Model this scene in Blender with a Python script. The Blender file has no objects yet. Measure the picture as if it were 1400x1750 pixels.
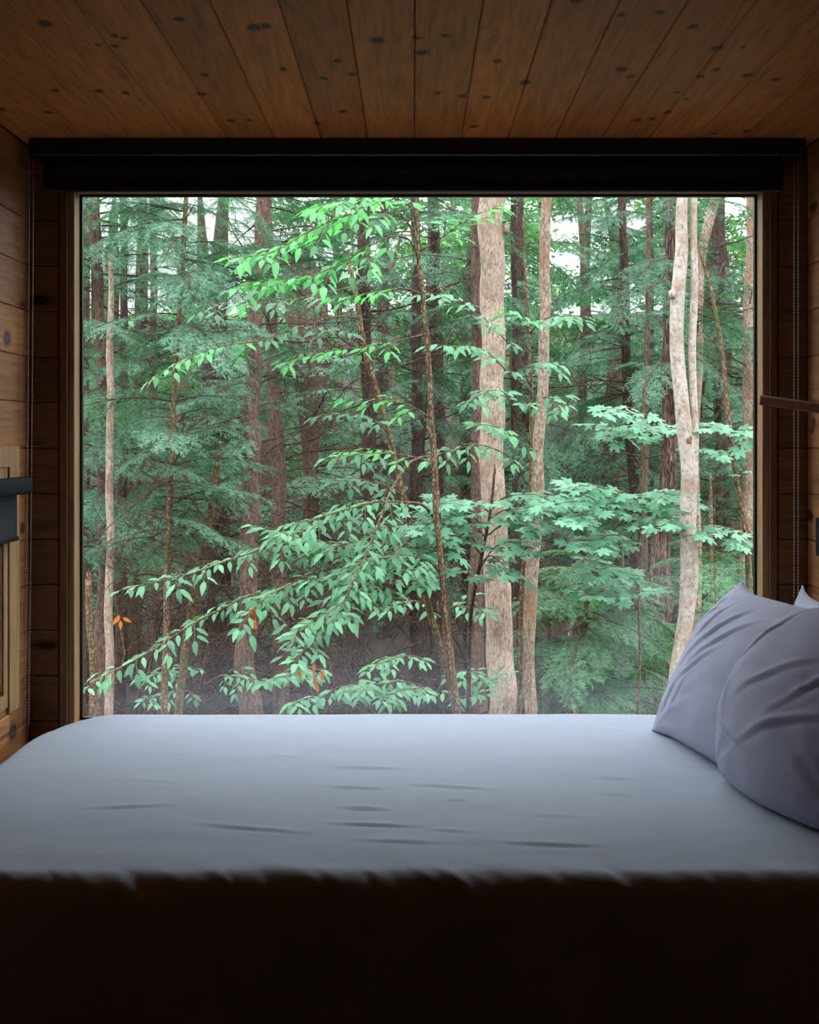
import bpy, math, random
import numpy as np
from mathutils import Vector, Matrix, noise as mnoise

# ------------------------------------------------------------------ camera, sky, exposure
scene = bpy.context.scene
COL = scene.collection
CAM_Z, F, CX, CY = 1.45, 2360.0, 708.0, 745.0      # eye height, focal length in px, principal point

cam_d = bpy.data.cameras.new('camera')
cam = bpy.data.objects.new('camera', cam_d)
COL.objects.link(cam)
cam.location = (0, 0, CAM_Z)
cam.rotation_euler = (math.pi / 2, 0, 0)
cam_d.sensor_fit = 'VERTICAL'
cam_d.sensor_height = 36.0
cam_d.lens = F / 1750.0 * 36.0
cam_d.shift_x = -(CX - 700.0) / 1750.0
cam_d.shift_y = (CY - 875.0) / 1750.0
cam_d.clip_end = 500
scene.camera = cam

scene.view_settings.view_transform = 'Standard'
scene.view_settings.look = 'None'
scene.view_settings.gamma = 1.0
scene.view_settings.use_curve_mapping = False
scene.view_settings.exposure = 1.0
try:
    scene.cycles.use_denoising = True
    scene.cycles.max_bounces = 7
    scene.cycles.diffuse_bounces = 3
    scene.cycles.denoising_prefilter = 'FAST'
    scene.cycles.adaptive_threshold = 0.06
    scene.cycles.transparent_max_bounces = 12
    scene.cycles.sample_clamp_indirect = 8.0
except Exception:
    pass

SKY = 4.2
world = bpy.data.worlds.new('overcast_sky')
scene.world = world
world.use_nodes = True
wn = world.node_tree
wn.nodes.clear()
wo = wn.nodes.new('ShaderNodeOutputWorld')
wb = wn.nodes.new('ShaderNodeBackground')
wt = wn.nodes.new('ShaderNodeTexCoord')
ws = wn.nodes.new('ShaderNodeSeparateXYZ')
wm = wn.nodes.new('ShaderNodeMath'); wm.operation = 'MAXIMUM'; wm.inputs[1].default_value = 0.0
wa = wn.nodes.new('ShaderNodeMath'); wa.operation = 'MULTIPLY_ADD'
wa.inputs[1].default_value = SKY * 2 / 3; wa.inputs[2].default_value = SKY / 3   # overcast: zenith three times the horizon
wn.links.new(wt.outputs['Generated'], ws.inputs[0])
wn.links.new(ws.outputs['Z'], wm.inputs[0])
wn.links.new(wm.outputs[0], wa.inputs[0])
wn.links.new(wa.outputs[0], wb.inputs['Strength'])
wb.inputs['Color'].default_value = (0.88, 0.95, 1.0, 1)
wn.links.new(wb.outputs[0], wo.inputs[0])

# ------------------------------------------------------------------ helpers
rnd = random.Random(7)
NP = np.random.RandomState(11)


def at(px, py, D):
    return Vector(((px - CX) / F * D, D, CAM_Z - (py - CY) / F * D))


def to_px(p):
    D = max(p[1], .1)
    return CX + p[0] / D * F, CY - (p[2] - CAM_Z) / D * F


def link(o):
    COL.objects.link(o)
    return o


def tag(o, label=None, cat=None, group=None, kind=None):
    if label: o['label'] = label
    if cat: o['category'] = cat
    if group: o['group'] = group
    if kind: o['kind'] = kind
    return o


def thing(name, base, label, cat, group=None):
    o = bpy.data.objects.new(name, None)
    o.empty_display_size = .05
    o.location = base
    link(o)
    return tag(o, label, cat, group)


def structure(name, base=(0, 0, 0)):
    o = bpy.data.objects.new(name, None)
    o.empty_display_size = .05
    o.location = base
    link(o)
    return tag(o, kind='structure')


def put(name, mesh, parent=None, mw=None):
    """Link a mesh object; mw is its world matrix (identity if the mesh is in world coordinates)."""
    o = bpy.data.objects.new(name, mesh)
    link(o)
    if parent is not None:
        o.parent = parent
        if parent.type == 'EMPTY':
            o.matrix_parent_inverse = Matrix.Translation(-Vector(parent.location))
    if mw is not None:
        o.matrix_basis = mw
    return o


def mesh_np(name, V, faces, mats, midx=None, smooth=True):
    """V (n,3); faces: array (m,k) or list of such arrays."""
    me = bpy.data.meshes.new(name)
    if not isinstance(faces, list) or not isinstance(faces[0], np.ndarray): faces = [np.array(faces)]
    faces = [np.asarray(f, dtype=np.int32) for f in faces if len(f)]
    V = np.asarray(V, dtype=np.float32)
    nl = sum(f.size for f in faces); npoly = sum(len(f) for f in faces)
    me.vertices.add(len(V)); me.vertices.foreach_set('co', V.ravel())
    me.loops.add(nl); me.loops.foreach_set('vertex_index', np.concatenate([f.ravel() for f in faces]))
    me.polygons.add(npoly)
    tot = np.concatenate([np.full(len(f), f.shape[1], dtype=np.int32) for f in faces])
    st = np.concatenate([[0], np.cumsum(tot)[:-1]]).astype(np.int32)
    me.polygons.foreach_set('loop_start', st)
    if midx is not None:
        me.polygons.foreach_set('material_index', np.asarray(midx, dtype=np.int32))
    if smooth:
        me.polygons.foreach_set('use_smooth', np.ones(npoly, dtype=bool))
    for m in (mats if isinstance(mats, (list, tuple)) else [mats]):
        me.materials.append(m)
    me.update(calc_edges=True)
    me.validate()
    return me


class MB:
    """Collects polygons into one mesh."""
    def __init__(s):
        s.v, s.f = [], []

    def add(s, vs, fs):
        b = len(s.v)
        s.v += [tuple(v) for v in vs]
        s.f += [tuple(i + b for i in f) for f in fs]
        return s

    def box(s, x0, x1, y0, y1, z0, z1, c=0.0):
        """box with chamfered edges (c)"""
        if c <= 0:
            vs = [(x, y, z) for x in (x0, x1) for y in (y0, y1) for z in (z0, z1)]
            s.add(vs, [(0, 1, 3, 2), (4, 6, 7, 5), (0, 4, 5, 1), (2, 3, 7, 6), (0, 2, 6, 4), (1, 5, 7, 3)])
            return s
        X, Y, Z = (x0, x1), (y0, y1), (z0, z1)
        idx = {}
        vs = []
        for i in range(2):
            for j in range(2):
                for k in range(2):
                    sx, sy, sz = (1 - 2 * i), (1 - 2 * j), (1 - 2 * k)
                    for a in range(3):
                        p = [X[i] + sx * c, Y[j] + sy * c, Z[k] + sz * c]
                        p[a] = (X[i], Y[j], Z[k])[a]
                        idx[i, j, k, a] = len(vs); vs.append(p)
        fs = []
        for i in range(2):
            q = [idx[i, 0, 0, 0], idx[i, 1, 0, 0], idx[i, 1, 1, 0], idx[i, 0, 1, 0]]
            fs.append(q if i else q[::-1])
            q = [idx[0, i, 0, 1], idx[1, i, 0, 1], idx[1, i, 1, 1], idx[0, i, 1, 1]]
            fs.append(q[::-1] if i else q)
            q = [idx[0, 0, i, 2], idx[1, 0, i, 2], idx[1, 1, i, 2], idx[0, 1, i, 2]]
            fs.append(q if i else q[::-1])
        for i in range(2):
            for j in range(2):
                fs.append([idx[i, j, 0, 0], idx[i, j, 1, 0], idx[i, j, 1, 1], idx[i, j, 0, 1]])
                fs.append([idx[i, 0, j, 0], idx[i, 1, j, 0], idx[i, 1, j, 2], idx[i, 0, j, 2]])
                fs.append([idx[0, i, j, 1], idx[1, i, j, 1], idx[1, i, j, 2], idx[0, i, j, 2]])
                for k in range(2):
                    fs.append([idx[i, j, k, 0], idx[i, j, k, 1], idx[i, j, k, 2]])
        s.add(vs, fs)
        return s

    def build(s, name, mat, parent=None, smooth=False, mw=None):
        return put(name, s.mesh(name, mat, smooth), parent, mw)

    def mesh(s, name, mat, smooth=False):
        me = bpy.data.meshes.new(name)
        me.from_pydata(s.v, [], s.f)
        import bmesh
        bm = bmesh.new(); bm.from_mesh(me)
        bmesh.ops.recalc_face_normals(bm, faces=bm.faces)
        bm.to_mesh(me); bm.free()
        for m in (mat if isinstance(mat, (list, tuple)) else [mat]): me.materials.append(m)
        if smooth:
            for p in me.polygons: p.use_smooth = True
        me.update()
        return me


def catmull(P, n):
    """Smooth resample of points P (k,d) to n points (Hermite, slopes by arc length)."""
    P = np.asarray(P, dtype=float)
    if len(P) == 2:
        t = np.linspace(0, 1, n)[:, None]
        return P[0] * (1 - t) + P[1] * t
    seg = np.maximum(np.linalg.norm(np.diff(P[:, :3], axis=0), axis=1), 1e-6)
    cum = np.concatenate([[0], np.cumsum(seg)])
    G = np.gradient(P, cum, axis=0)
    s = np.linspace(0, cum[-1], n)
    i = np.clip(np.searchsorted(cum, s, side='right') - 1, 0, len(seg) - 1)
    h = seg[i][:, None]
    t = ((s - cum[i])[:, None]) / h
    a, b = 2 * t ** 3 - 3 * t ** 2 + 1, t ** 3 - 2 * t ** 2 + t
    c, d = -2 * t ** 3 + 3 * t ** 2, t ** 3 - t ** 2
    return a * P[i] + b * h * G[i] + c * P[i + 1] + d * h * G[i + 1]


def tube_np(P, R, sides, rough=0.0, rs=None, cap=True):
    """Tube arrays around polyline P (n,3) with radii R (n)."""
    P = np.asarray(P, float); n = len(P)
    T = np.gradient(P, axis=0); T /= np.maximum(np.linalg.norm(T, axis=1, keepdims=True), 1e-9)
    ref = np.array([1.0, 0, 0]) if abs(T[:, 0]).mean() < .7 else np.array([0, 1.0, 0])
    A = ref - T * (T @ ref)[:, None]; A /= np.linalg.norm(A, axis=1, keepdims=True)
    B = np.cross(T, A)
    ang = np.linspace(0, 2 * np.pi, sides, endpoint=False)
    rr = np.repeat(np.asarray(R, float)[:, None], sides, 1)
    if rough and rs is not None:
        k = rs.randn(n, sides)
        for _ in range(2):
            k = (k + np.roll(k, 1, 0) + np.roll(k, -1, 0)) / 3
        lobes = rs.randn(sides) * .6
        rr = rr * (1 + rough * (k + lobes[None, :] * .5))
    V = P[:, None, :] + rr[:, :, None] * (np.cos(ang)[None, :, None] * A[:, None, :] + np.sin(ang)[None, :, None] * B[:, None, :])
    V = V.reshape(-1, 3)
    i = np.arange(n - 1)[:, None] * sides; j = np.arange(sides)[None, :]; j2 = (j + 1) % sides
    Fq = np.stack([i + j, i + j2, i + sides + j2, i + sides + j], -1).reshape(-1, 4)
    Ft = []
    if cap:
        b = len(V)
        V = np.vstack([V, P[0], P[-1]])
        jj = np.arange(sides)
        Ft = np.vstack([np.stack([np.full(sides, b), (jj + 1) % sides, jj], -1),
                        np.stack([np.full(sides, b + 1), (n - 1) * sides + jj, (n - 1) * sides + (jj + 1) % sides], -1)])
    return V, Fq, Ft


class Tubes:
    """Joins tubes into one mesh."""
    def __init__(s): s.V, s.Q, s.T, s.n = [], [], [], 0

    def add(s, P, R, sides=5, rough=0, rs=None, cap=True):
        V, q, t = tube_np(P, R, sides, rough, rs, cap)
        s.V.append(V); s.Q.append(q + s.n)
        if len(t): s.T.append(t + s.n)
        s.n += len(V)
        return s

    def mesh(s, name, mat):
        fs = [np.vstack(s.Q)] + ([np.vstack(s.T)] if s.T else [])
        return mesh_np(name, np.vstack(s.V), fs, mat)


# ------------------------------------------------------------------ materials
def new_mat(name):
    m = bpy.data.materials.new(name)
    m.use_nodes = True
    nt = m.node_tree
    nt.nodes.clear()
    out = nt.nodes.new('ShaderNodeOutputMaterial')
    return m, nt, out


def nd(nt, typ, ins=None, **props):
    n = nt.nodes.new(typ)
    for k, v in props.items(): setattr(n, k, v)
    for k, v in (ins or {}).items():
        if isinstance(v, bpy.types.NodeSocket): nt.links.new(v, n.inputs[k])
        else: n.inputs[k].default_value = v
    return n


def ramp(nt, fac, stops):
    r = nt.nodes.new('ShaderNodeValToRGB')
    el = r.color_ramp.elements
    el[0].position, el[0].color = stops[0][0], (*stops[0][1], 1)
    el[1].position, el[1].color = stops[-1][0], (*stops[-1][1], 1)
    for p, c in stops[1:-1]:
        e = el.new(p); e.color = (*c, 1)
    nt.links.new(fac, r.inputs[0])
    return r.outputs[0]


def mixc(nt, fac, a, b, mode='MIX'):
    n = nt.nodes.new('ShaderNodeMix'); n.data_type = 'RGBA'; n.blend_type = mode
    for k, v in ((0, fac), (6, a), (7, b)):
        if isinstance(v, bpy.types.NodeSocket): nt.links.new(v, n.inputs[k])
        else: n.inputs[k].default_value = v if k == 0 else (*v, 1)
    return n.outputs[2]


def math_n(nt, op, a, b=None, clamp=False):
    n = nt.nodes.new('ShaderNodeMath'); n.operation = op; n.use_clamp = clamp
    for k, v in ((0, a), (1, b)):
        if v is None: continue
        if isinstance(v, bpy.types.NodeSocket): nt.links.new(v, n.inputs[k])
        else: n.inputs[k].default_value = v
    return n.outputs[0]


def simple_mat(name, col, rough=.6, metal=0.0, spec=.4):
    m, nt, out = new_mat(name)
    tc = nd(nt, 'ShaderNodeTexCoord')
    no = nd(nt, 'ShaderNodeTexNoise', {'Vector': tc.outputs['Object'], 'Scale': 60.0, 'Detail': 3.0})
    c = mixc(nt, no.outputs[0], tuple(x * .85 for x in col), tuple(min(1, x * 1.15) for x in col))
    b = nd(nt, 'ShaderNodeBsdfPrincipled', {'Base Color': c, 'Roughness': rough, 'Metallic': metal, 'Specular IOR Level': spec})
    nt.links.new(b.outputs[0], out.inputs[0])
    return m


def pine_mat(name, axis, base=(.36, .165, .062), knots=(), flat=(0, 1), auto=True, rough=.55):
    """Knotty pine. axis = grain direction (0,1,2); knots = [(x,y,z,r)] explicit knots in world space."""
    m, nt, out = new_mat(name)
    geo = nd(nt, 'ShaderNodeNewGeometry')
    oi = nd(nt, 'ShaderNodeObjectInfo')
    pos = geo.outputs['Position']
    off = nd(nt, 'ShaderNodeVectorMath', {0: (37.0, 53.0, 71.0)}, operation='SCALE')
    nt.links.new(oi.outputs['Random'], off.inputs['Scale'])
    sh = nd(nt, 'ShaderNodeVectorMath', {0: pos, 1: off.outputs[0]}, operation='ADD')
    sc = [1.0, 1.0, 1.0]; sc[axis] = .07
    st = nd(nt, 'ShaderNodeVectorMath', {0: sh.outputs[0], 1: tuple(sc)}, operation='MULTIPLY')
    warp = nd(nt, 'ShaderNodeTexNoise', {'Vector': st.outputs[0], 'Scale': 9.0, 'Detail': 2.0})
    w2 = nd(nt, 'ShaderNodeVectorMath', {0: warp.outputs['Color'], 1: (.09, .09, .09)}, operation='MULTIPLY')
    st2 = nd(nt, 'ShaderNodeVectorMath', {0: st.outputs[0], 1: w2.outputs[0]}, operation='ADD')
    gr = nd(nt, 'ShaderNodeTexNoise', {'Vector': st2.outputs[0], 'Scale': 70.0, 'Detail': 5.0, 'Roughness': .65})
    gr2 = nd(nt, 'ShaderNodeTexNoise', {'Vector': st2.outputs[0], 'Scale': 14.0, 'Detail': 2.0})
    c1 = ramp(nt, gr.outputs[0], [(.3, tuple(b * .62 for b in base)), (.5, base), (.72, tuple(min(1, b * 1.28) for b in base))])
    c2 = mixc(nt, gr2.outputs[0], (.8, .78, .74), (1.16, 1.14, 1.1))
    c = mixc(nt, 1.0, c1, c2, 'MULTIPLY')
    # each board its own tone
    tone = ramp(nt, oi.outputs['Random'], [(0, (.82, .79, .76)), (.5, (1, 1, 1)), (1, (1.15, 1.12, 1.05))])
    c = mixc(nt, 1.0, c, tone, 'MULTIPLY')
    ksc = [1.0, 1.0, 1.0]; ksc[axis] = .62
    # a warp so that knots are not perfect ellipses
    kw = nd(nt, 'ShaderNodeTexNoise', {'Vector': pos, 'Scale': 22.0, 'Detail': 2.0})
    kw2 = nd(nt, 'ShaderNodeVectorMath', {0: kw.outputs['Color'], 1: (.5, .5, .5)}, operation='SUBTRACT')
    kw3 = nd(nt, 'ShaderNodeVectorMath', {0: kw2.outputs[0], 1: (.016, .016, .016)}, operation='MULTIPLY')
    kp = nd(nt, 'ShaderNodeVectorMath', {0: pos, 1: kw3.outputs[0]}, operation='ADD')
    ks = nd(nt, 'ShaderNodeVectorMath', {0: kp.outputs[0], 1: tuple(ksc)}, operation='MULTIPLY')
    dist = None
    for (x, y, z, r) in knots:
        q = [x, y, z]; q[axis] *= .62
        d = nd(nt, 'ShaderNodeVectorMath', {0: ks.outputs[0], 1: tuple(q)}, operation='DISTANCE')
        e = math_n(nt, 'DIVIDE', d.outputs['Value'], r)
        dist = e if dist is None else math_n(nt, 'MINIMUM', dist, e)
    if auto:
        vs = [7.0, 7.0, 7.0]; vs[axis] = 2.6
        sv = nd(nt, 'ShaderNodeVectorMath', {0: sh.outputs[0], 1: tuple(vs)}, operation='MULTIPLY')
        vo = nd(nt, 'ShaderNodeTexVoronoi', {'Vector': sv.outputs[0], 'Scale': 1.0, 'Randomness': 1.0})
        e = math_n(nt, 'DIVIDE', vo.outputs['Distance'], .085)
        dist = e if dist is None else math_n(nt, 'MINIMUM', dist, e)
    if dist is not None:
        k = ramp(nt, math_n(nt, 'MULTIPLY', dist, .4), [(0, (.42, .34, .28)), (.16, (.20, .15, .12)), (.36, (.07, .05, .04)), (.46, (.5, .43, .38)), (.8, (1, 1, 1))])
        c = mixc(nt, 1.0, c, k, 'MULTIPLY')
    bp = nd(nt, 'ShaderNodeBump', {'Height': gr.outputs[0], 'Strength': .18, 'Distance': .002})
    b = nd(nt, 'ShaderNodeBsdfPrincipled', {'Base Color': c, 'Roughness': rough, 'Specular IOR Level': .28, 'Normal': bp.outputs[0]})
    nt.links.new(b.outputs[0], out.inputs[0])
    return m


def bark_mat(name, dark, mid, light, scale=14.0, stretch=.22, patch=None, bump=.6, moss=0.0, cells=.45):
    m, nt, out = new_mat(name)
    tc = nd(nt, 'ShaderNodeTexCoord')
    mp = nd(nt, 'ShaderNodeVectorMath', {0: tc.outputs['Object'], 1: (scale, scale, scale * stretch)}, operation='MULTIPLY')
    n1 = nd(nt, 'ShaderNodeTexNoise', {'Vector': mp.outputs[0], 'Scale': 1.6, 'Detail': 6.0, 'Roughness': .7, 'Distortion': .6})
    vo = nd(nt, 'ShaderNodeTexVoronoi', {'Vector': mp.outputs[0], 'Scale': 2.6}, feature='DISTANCE_TO_EDGE')
    h = math_n(nt, 'MULTIPLY', math_n(nt, 'MINIMUM', math_n(nt, 'MULTIPLY', vo.outputs['Distance'], 4.0), 1.0), n1.outputs[0])
    hh = math_n(nt, 'ADD', math_n(nt, 'MULTIPLY', h, cells), math_n(nt, 'MULTIPLY', n1.outputs[0], 1 - cells))
    c = ramp(nt, hh, [(.32, dark), (.47, mid), (.62, light)])
    if patch:
        n2 = nd(nt, 'ShaderNodeTexNoise', {'Vector': tc.outputs['Object'], 'Scale': 6.0, 'Detail': 3.0})
        f = ramp(nt, n2.outputs[0], [(.52, (0, 0, 0)), (.62, (1, 1, 1))])
        c = mixc(nt, f, c, mixc(nt, .55, c, patch))
    if moss:
        n3 = nd(nt, 'ShaderNodeTexNoise', {'Vector': tc.outputs['Object'], 'Scale': 3.0, 'Detail': 4.0})
        f = math_n(nt, 'MULTIPLY', ramp(nt, n3.outputs[0], [(.5, (0, 0, 0)), (.65, (1, 1, 1))]), moss)
        c = mixc(nt, f, c, (.09, .10, .03))
    bp = nd(nt, 'ShaderNodeBump', {'Height': hh, 'Strength': bump, 'Distance': .012})
    b = nd(nt, 'ShaderNodeBsdfPrincipled', {'Base Color': c, 'Roughness': .85, 'Specular IOR Level': .15, 'Normal': bp.outputs[0]})
    nt.links.new(b.outputs[0], out.inputs[0])
    return m


def leaf_mat(name, c1, c2, trans=.4, tcol=None, rough=.45, spec=.35, nscale=3.0, vary=False, tips=0.0):
    m, nt, out = new_mat(name)
    oi = nd(nt, 'ShaderNodeObjectInfo')
    geo = nd(nt, 'ShaderNodeNewGeometry')
    no = nd(nt, 'ShaderNodeTexNoise', {'Vector': geo.outputs['Position'], 'Scale': nscale, 'Detail': 3.0})
    f = math_n(nt, 'ADD', math_n(nt, 'MULTIPLY', no.outputs[0], .9), math_n(nt, 'MULTIPLY', oi.outputs['Random'], .5))
    f = math_n(nt, 'SUBTRACT', f, .2, True)
    if tips:      # lighter young tips and darker old needles
        n2 = nd(nt, 'ShaderNodeTexNoise', {'Vector': geo.outputs['Position'], 'Scale': tips, 'Detail': 2.0})
        f = math_n(nt, 'ADD', f, math_n(nt, 'MULTIPLY', math_n(nt, 'SUBTRACT', n2.outputs[0], .5), 3.2), True)
    c = mixc(nt, f, c1, c2)
    if vary: c = mixc(nt, 1.0, c, ramp(nt, oi.outputs['Random'], [(0, (.55, .55, .55)), (.6, (1, 1, 1)), (1, (1.15, 1.12, 1.1))]), 'MULTIPLY')
    b = nd(nt, 'ShaderNodeBsdfPrincipled', {'Base Color': c, 'Roughness': rough, 'Specular IOR Level': spec})
    t = nd(nt, 'ShaderNodeBsdfTranslucent', {'Color': mixc(nt, 1.0, c, tcol or (1.2, 1.5, .7), 'MULTIPLY')})
    mx = nd(nt, 'ShaderNodeMixShader', {0: trans, 1: b.outputs[0], 2: t.outputs[0]})
    nt.links.new(mx.outputs[0], out.inputs[0])
    return m


def cloth_mat(name, col, weave=900.0, rough=.9):
    m, nt, out = new_mat(name)
    tc = nd(nt, 'ShaderNodeTexCoord')
    wv = nd(nt, 'ShaderNodeTexNoise', {'Vector': tc.outputs['Object'], 'Scale': weave, 'Detail': 2.0})
    wr = nd(nt, 'ShaderNodeTexNoise', {'Vector': tc.outputs['Object'], 'Scale': 7.0, 'Detail': 4.0, 'Roughness': .6})
    c = mixc(nt, wv.outputs[0], tuple(x * .82 for x in col), tuple(min(1, x * 1.14) for x in col))
    hh = math_n(nt, 'ADD', math_n(nt, 'MULTIPLY', wr.outputs[0], 1.0), math_n(nt, 'MULTIPLY', wv.outputs[0], .04))
    bp = nd(nt, 'ShaderNodeBump', {'Height': hh, 'Strength': .25, 'Distance': .02})
    b = nd(nt, 'ShaderNodeBsdfPrincipled', {'Base Color': c, 'Roughness': rough, 'Specular IOR Level': .1,
                                            'Sheen Weight': .12, 'Normal': bp.outputs[0]})
    nt.links.new(b.outputs[0], out.inputs[0])
    return m


def glass_mat(name):
    """Thin window pane: clear, with a Fresnel reflection from either side."""
    m, nt, out = new_mat(name)
    geo = nd(nt, 'ShaderNodeNewGeometry')
    dt = nd(nt, 'ShaderNodeVectorMath', {0: geo.outputs['Normal'], 1: geo.outputs['Incoming']}, operation='DOT_PRODUCT')
    a = math_n(nt, 'SUBTRACT', 1.0, math_n(nt, 'ABSOLUTE', dt.outputs['Value']), True)
    r = math_n(nt, 'ADD', math_n(nt, 'MULTIPLY', math_n(nt, 'POWER', a, 5.0), .95), .055)
    t = nd(nt, 'ShaderNodeBsdfTransparent', {'Color': (.97, .985, .975, 1)})
    g = nd(nt, 'ShaderNodeBsdfGlossy', {'Roughness': .012, 'Color': (1, 1, 1, 1)})
    mx = nd(nt, 'ShaderNodeMixShader', {0: r, 1: t.outputs[0], 2: g.outputs[0]})
    nt.links.new(mx.outputs[0], out.inputs[0])
    return m

# ------------------------------------------------------------------ the room
XL, XR, YW, YB, ZC = -1.171, 1.196, 4.20, -4.6, 2.33     # left, right, window wall, wall behind the camera, ceiling
PW = .1385                                               # board width


def ceil_knot(px, py, rp=8):
    D = F * (ZC - CAM_Z) / (CY - py)
    return ((px - CX) / F * D, D, ZC, rp * .62 / F * D)


def side_knot(px, py, rp=8):
    X = XL if px < CX else XR
    D = X * F / (px - CX)
    return (X, D, CAM_Z - (py - CY) / F * D, rp * .8 / F * D)


CK = [(77, 40, 14), (197, 61), (213, 65), (170, 77, 6), (195, 78), (95, 154), (170, 156, 10), (215, 159), (5, 188, 10), (82, 192),
      (306, 33, 10), (435, 47, 15), (455, 44, 12), (350, 128), (345, 161, 10), (485, 118), (645, 69, 15), (578, 104, 9), (554, 134),
      (602, 127), (586, 190), (543, 211), (393, 206), (426, 206, 6), (987, 1, 12), (1062, 25), (1127, 21, 10), (1185, 46, 11),
      (1225, 83, 12), (1269, 81, 6), (1061, 119, 13), (1077, 131, 9), (1224, 119), (1277, 129, 10), (1327, 136), (1195, 131),
      (1158, 158, 6), (1172, 169, 6), (1141, 192), (1091, 205), (1115, 203), (722, 90, 13), (760, 61), (711, 65), (851, 104, 9),
      (897, 141, 11), (748, 159), (791, 164), (831, 166), (810, 216), (1275, 224), (1222, 228, 6)]
M_ceil = pine_mat('pine_ceiling', 1, knots=[ceil_knot(*k) for k in CK], auto=False, base=(.50, .182, .042))
M_wall = pine_mat('pine_wall', 1, knots=[side_knot(*k) for k in [(12, 578, 13), (38, 903, 8), (22, 1250, 15), (1391, 722, 7), (1389, 736, 5), (1374, 905, 10), (1376, 915, 9)]],
                  auto=True, base=(.34, .15, .055))
M_wallx = pine_mat('pine_wall_shaded', 0, base=(.19, .085, .038))  # same pine as the side walls; backlit shade is put into the colour
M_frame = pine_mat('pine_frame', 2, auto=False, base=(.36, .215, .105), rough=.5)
M_lining = pine_mat('shaded_pine_lining', 2, auto=False, base=(.20, .095, .042), rough=.5)  # outer lining: shade on its room-facing side is painted into the base
M_frame_x = pine_mat('pine_frame_head', 0, auto=False, base=(.42, .23, .10), rough=.5)
M_back = simple_mat('dark_joint', (.05, .03, .018), .9)
M_floor = pine_mat('pine_floor', 1, base=(.20, .10, .05))
M_black = simple_mat('black_plastic', (.012, .012, .014), .35)
M_blind = cloth_mat('black_blind_fabric', (.02, .021, .024), rough=.7)
M_shade = cloth_mat('charcoal_shade_fabric', (.008, .010, .013), rough=1.0)
M_shade_tube = simple_mat('blue_black_metal', (.006, .010, .013), .8, spec=.08)
M_glass = glass_mat('window_glass')
M_chain = simple_mat('bead_chain_steel', (.42, .36, .34), .35, .6)
M_rail = pine_mat('dark_stained_wood', 0, auto=False, base=(.13, .055, .025), rough=.5)

# ceiling: a backing deck with boards under it
ceil = structure('ceiling', (0, 0, ZC))
MB().box(XL - .12, XR + .12, YB - .12, YW + .16, ZC + .02, ZC + .22).build('ceiling_deck', M_back, ceil)
x = .002 - 9 * PW
bm_c = MB().box(0, PW - .0016, YB, YW, ZC, ZC + .022, .0022).mesh('board', M_ceil)
while x < XR:
    if x + PW > XL:
        x0, x1 = max(x, XL), min(x + PW, XR)
        if x1 - x0 > PW - .001:
            put('board', bm_c, ceil, Matrix.Translation((x, 0, 0)))
        elif x1 - x0 > .01:
            MB().box(x0, x1 - .0016, YB, YW, ZC, ZC + .022, .0022).build('board', M_ceil, ceil)
    x += PW

# floor
floor = structure('floor')
MB().box(XL - .12, XR + .12, YB - .12, YW + .16, -.18, -.02).build('floor_deck', M_back, floor)
bm_f = MB().box(0, PW - .002, YB, YW, -.022, 0, .002).mesh('board', M_floor)
for k in range(18):
    x = XL + k * PW
    if x + PW <= XR + .002: put('board', bm_f, floor, Matrix.Translation((x, 0, 0)))
    else: MB().box(x, XR, YB, YW, -.022, 0, .002).build('board', M_floor, floor); break

# side walls: boards run along the room
ROW0 = CAM_Z - 20 / F * 4.2
rows = []
z = ROW0 - 11 * PW
while z < ZC:
    a, b = max(z, 0), min(z + PW, ZC)
    if b - a > .01: rows.append((a, b))
    z += PW
for side, X in (('left', XL), ('right', XR)):
    w = structure('wall_' + side, (X, 0, 0))
    s = -1 if side == 'left' else 1
    MB().box(min(X + s * .02, X + s * .14), max(X + s * .02, X + s * .14), YB - .12, YW + .16, -.2, ZC + .02).build('wall_backing', M_back, w)
    xa, xb = (X - .022, X) if s < 0 else (X, X + .022)
    full = MB().box(xa, xb, YB, YW, 0, PW - .0016, .0022).mesh('board', M_wall)
    for a, b in rows:
        if b - a > PW - .001: put('board', full, w, Matrix.Translation((0, 0, a)))
        else: MB().box(xa, xb, YB, YW, a, b - .0016, .0022).build('board', M_wall, w)
wb_ = structure('wall_rear', (0, YB, 0))
MB().box(XL - .02, XR + .02, YB - .12, YB - .002, -.02, ZC + .02).build('wall_backing', M_back, wb_)
for a, b in rows:
    MB().box(XL, XR, YB - .002, YB + .02, a, b - .0016, .0022).build('board', M_wallx, wb_)

# the window wall, boards left, right, above and below the opening
OX0, OX1 = (102 - CX) / F * YW, (1328 - CX) / F * YW          # rough opening
OZ0, OZ1 = .50, CAM_Z + (CY - 300) / F * YW
ww = structure('wall_window', (0, YW, 0))
MB().box(XL - .14, OX0, YW + .02, YW + .16, -.2, ZC + .22).build('wall_backing', M_back, ww)
MB().box(OX1, XR + .14, YW + .02, YW + .16, -.2, ZC + .22).build('wall_backing', M_back, ww)
MB().box(OX0, OX1, YW + .02, YW + .16, OZ1, ZC + .22).build('wall_backing', M_back, ww)
MB().box(OX0, OX1, YW + .02, YW + .16, -.2, OZ0).build('wall_backing', M_back, ww)
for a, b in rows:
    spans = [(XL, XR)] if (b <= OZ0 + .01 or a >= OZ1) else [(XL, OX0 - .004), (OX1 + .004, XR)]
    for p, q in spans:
        MB().box(p, q, YW, YW + .022, a, b - .0016, .002).build('board', M_wallx, ww)

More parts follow.
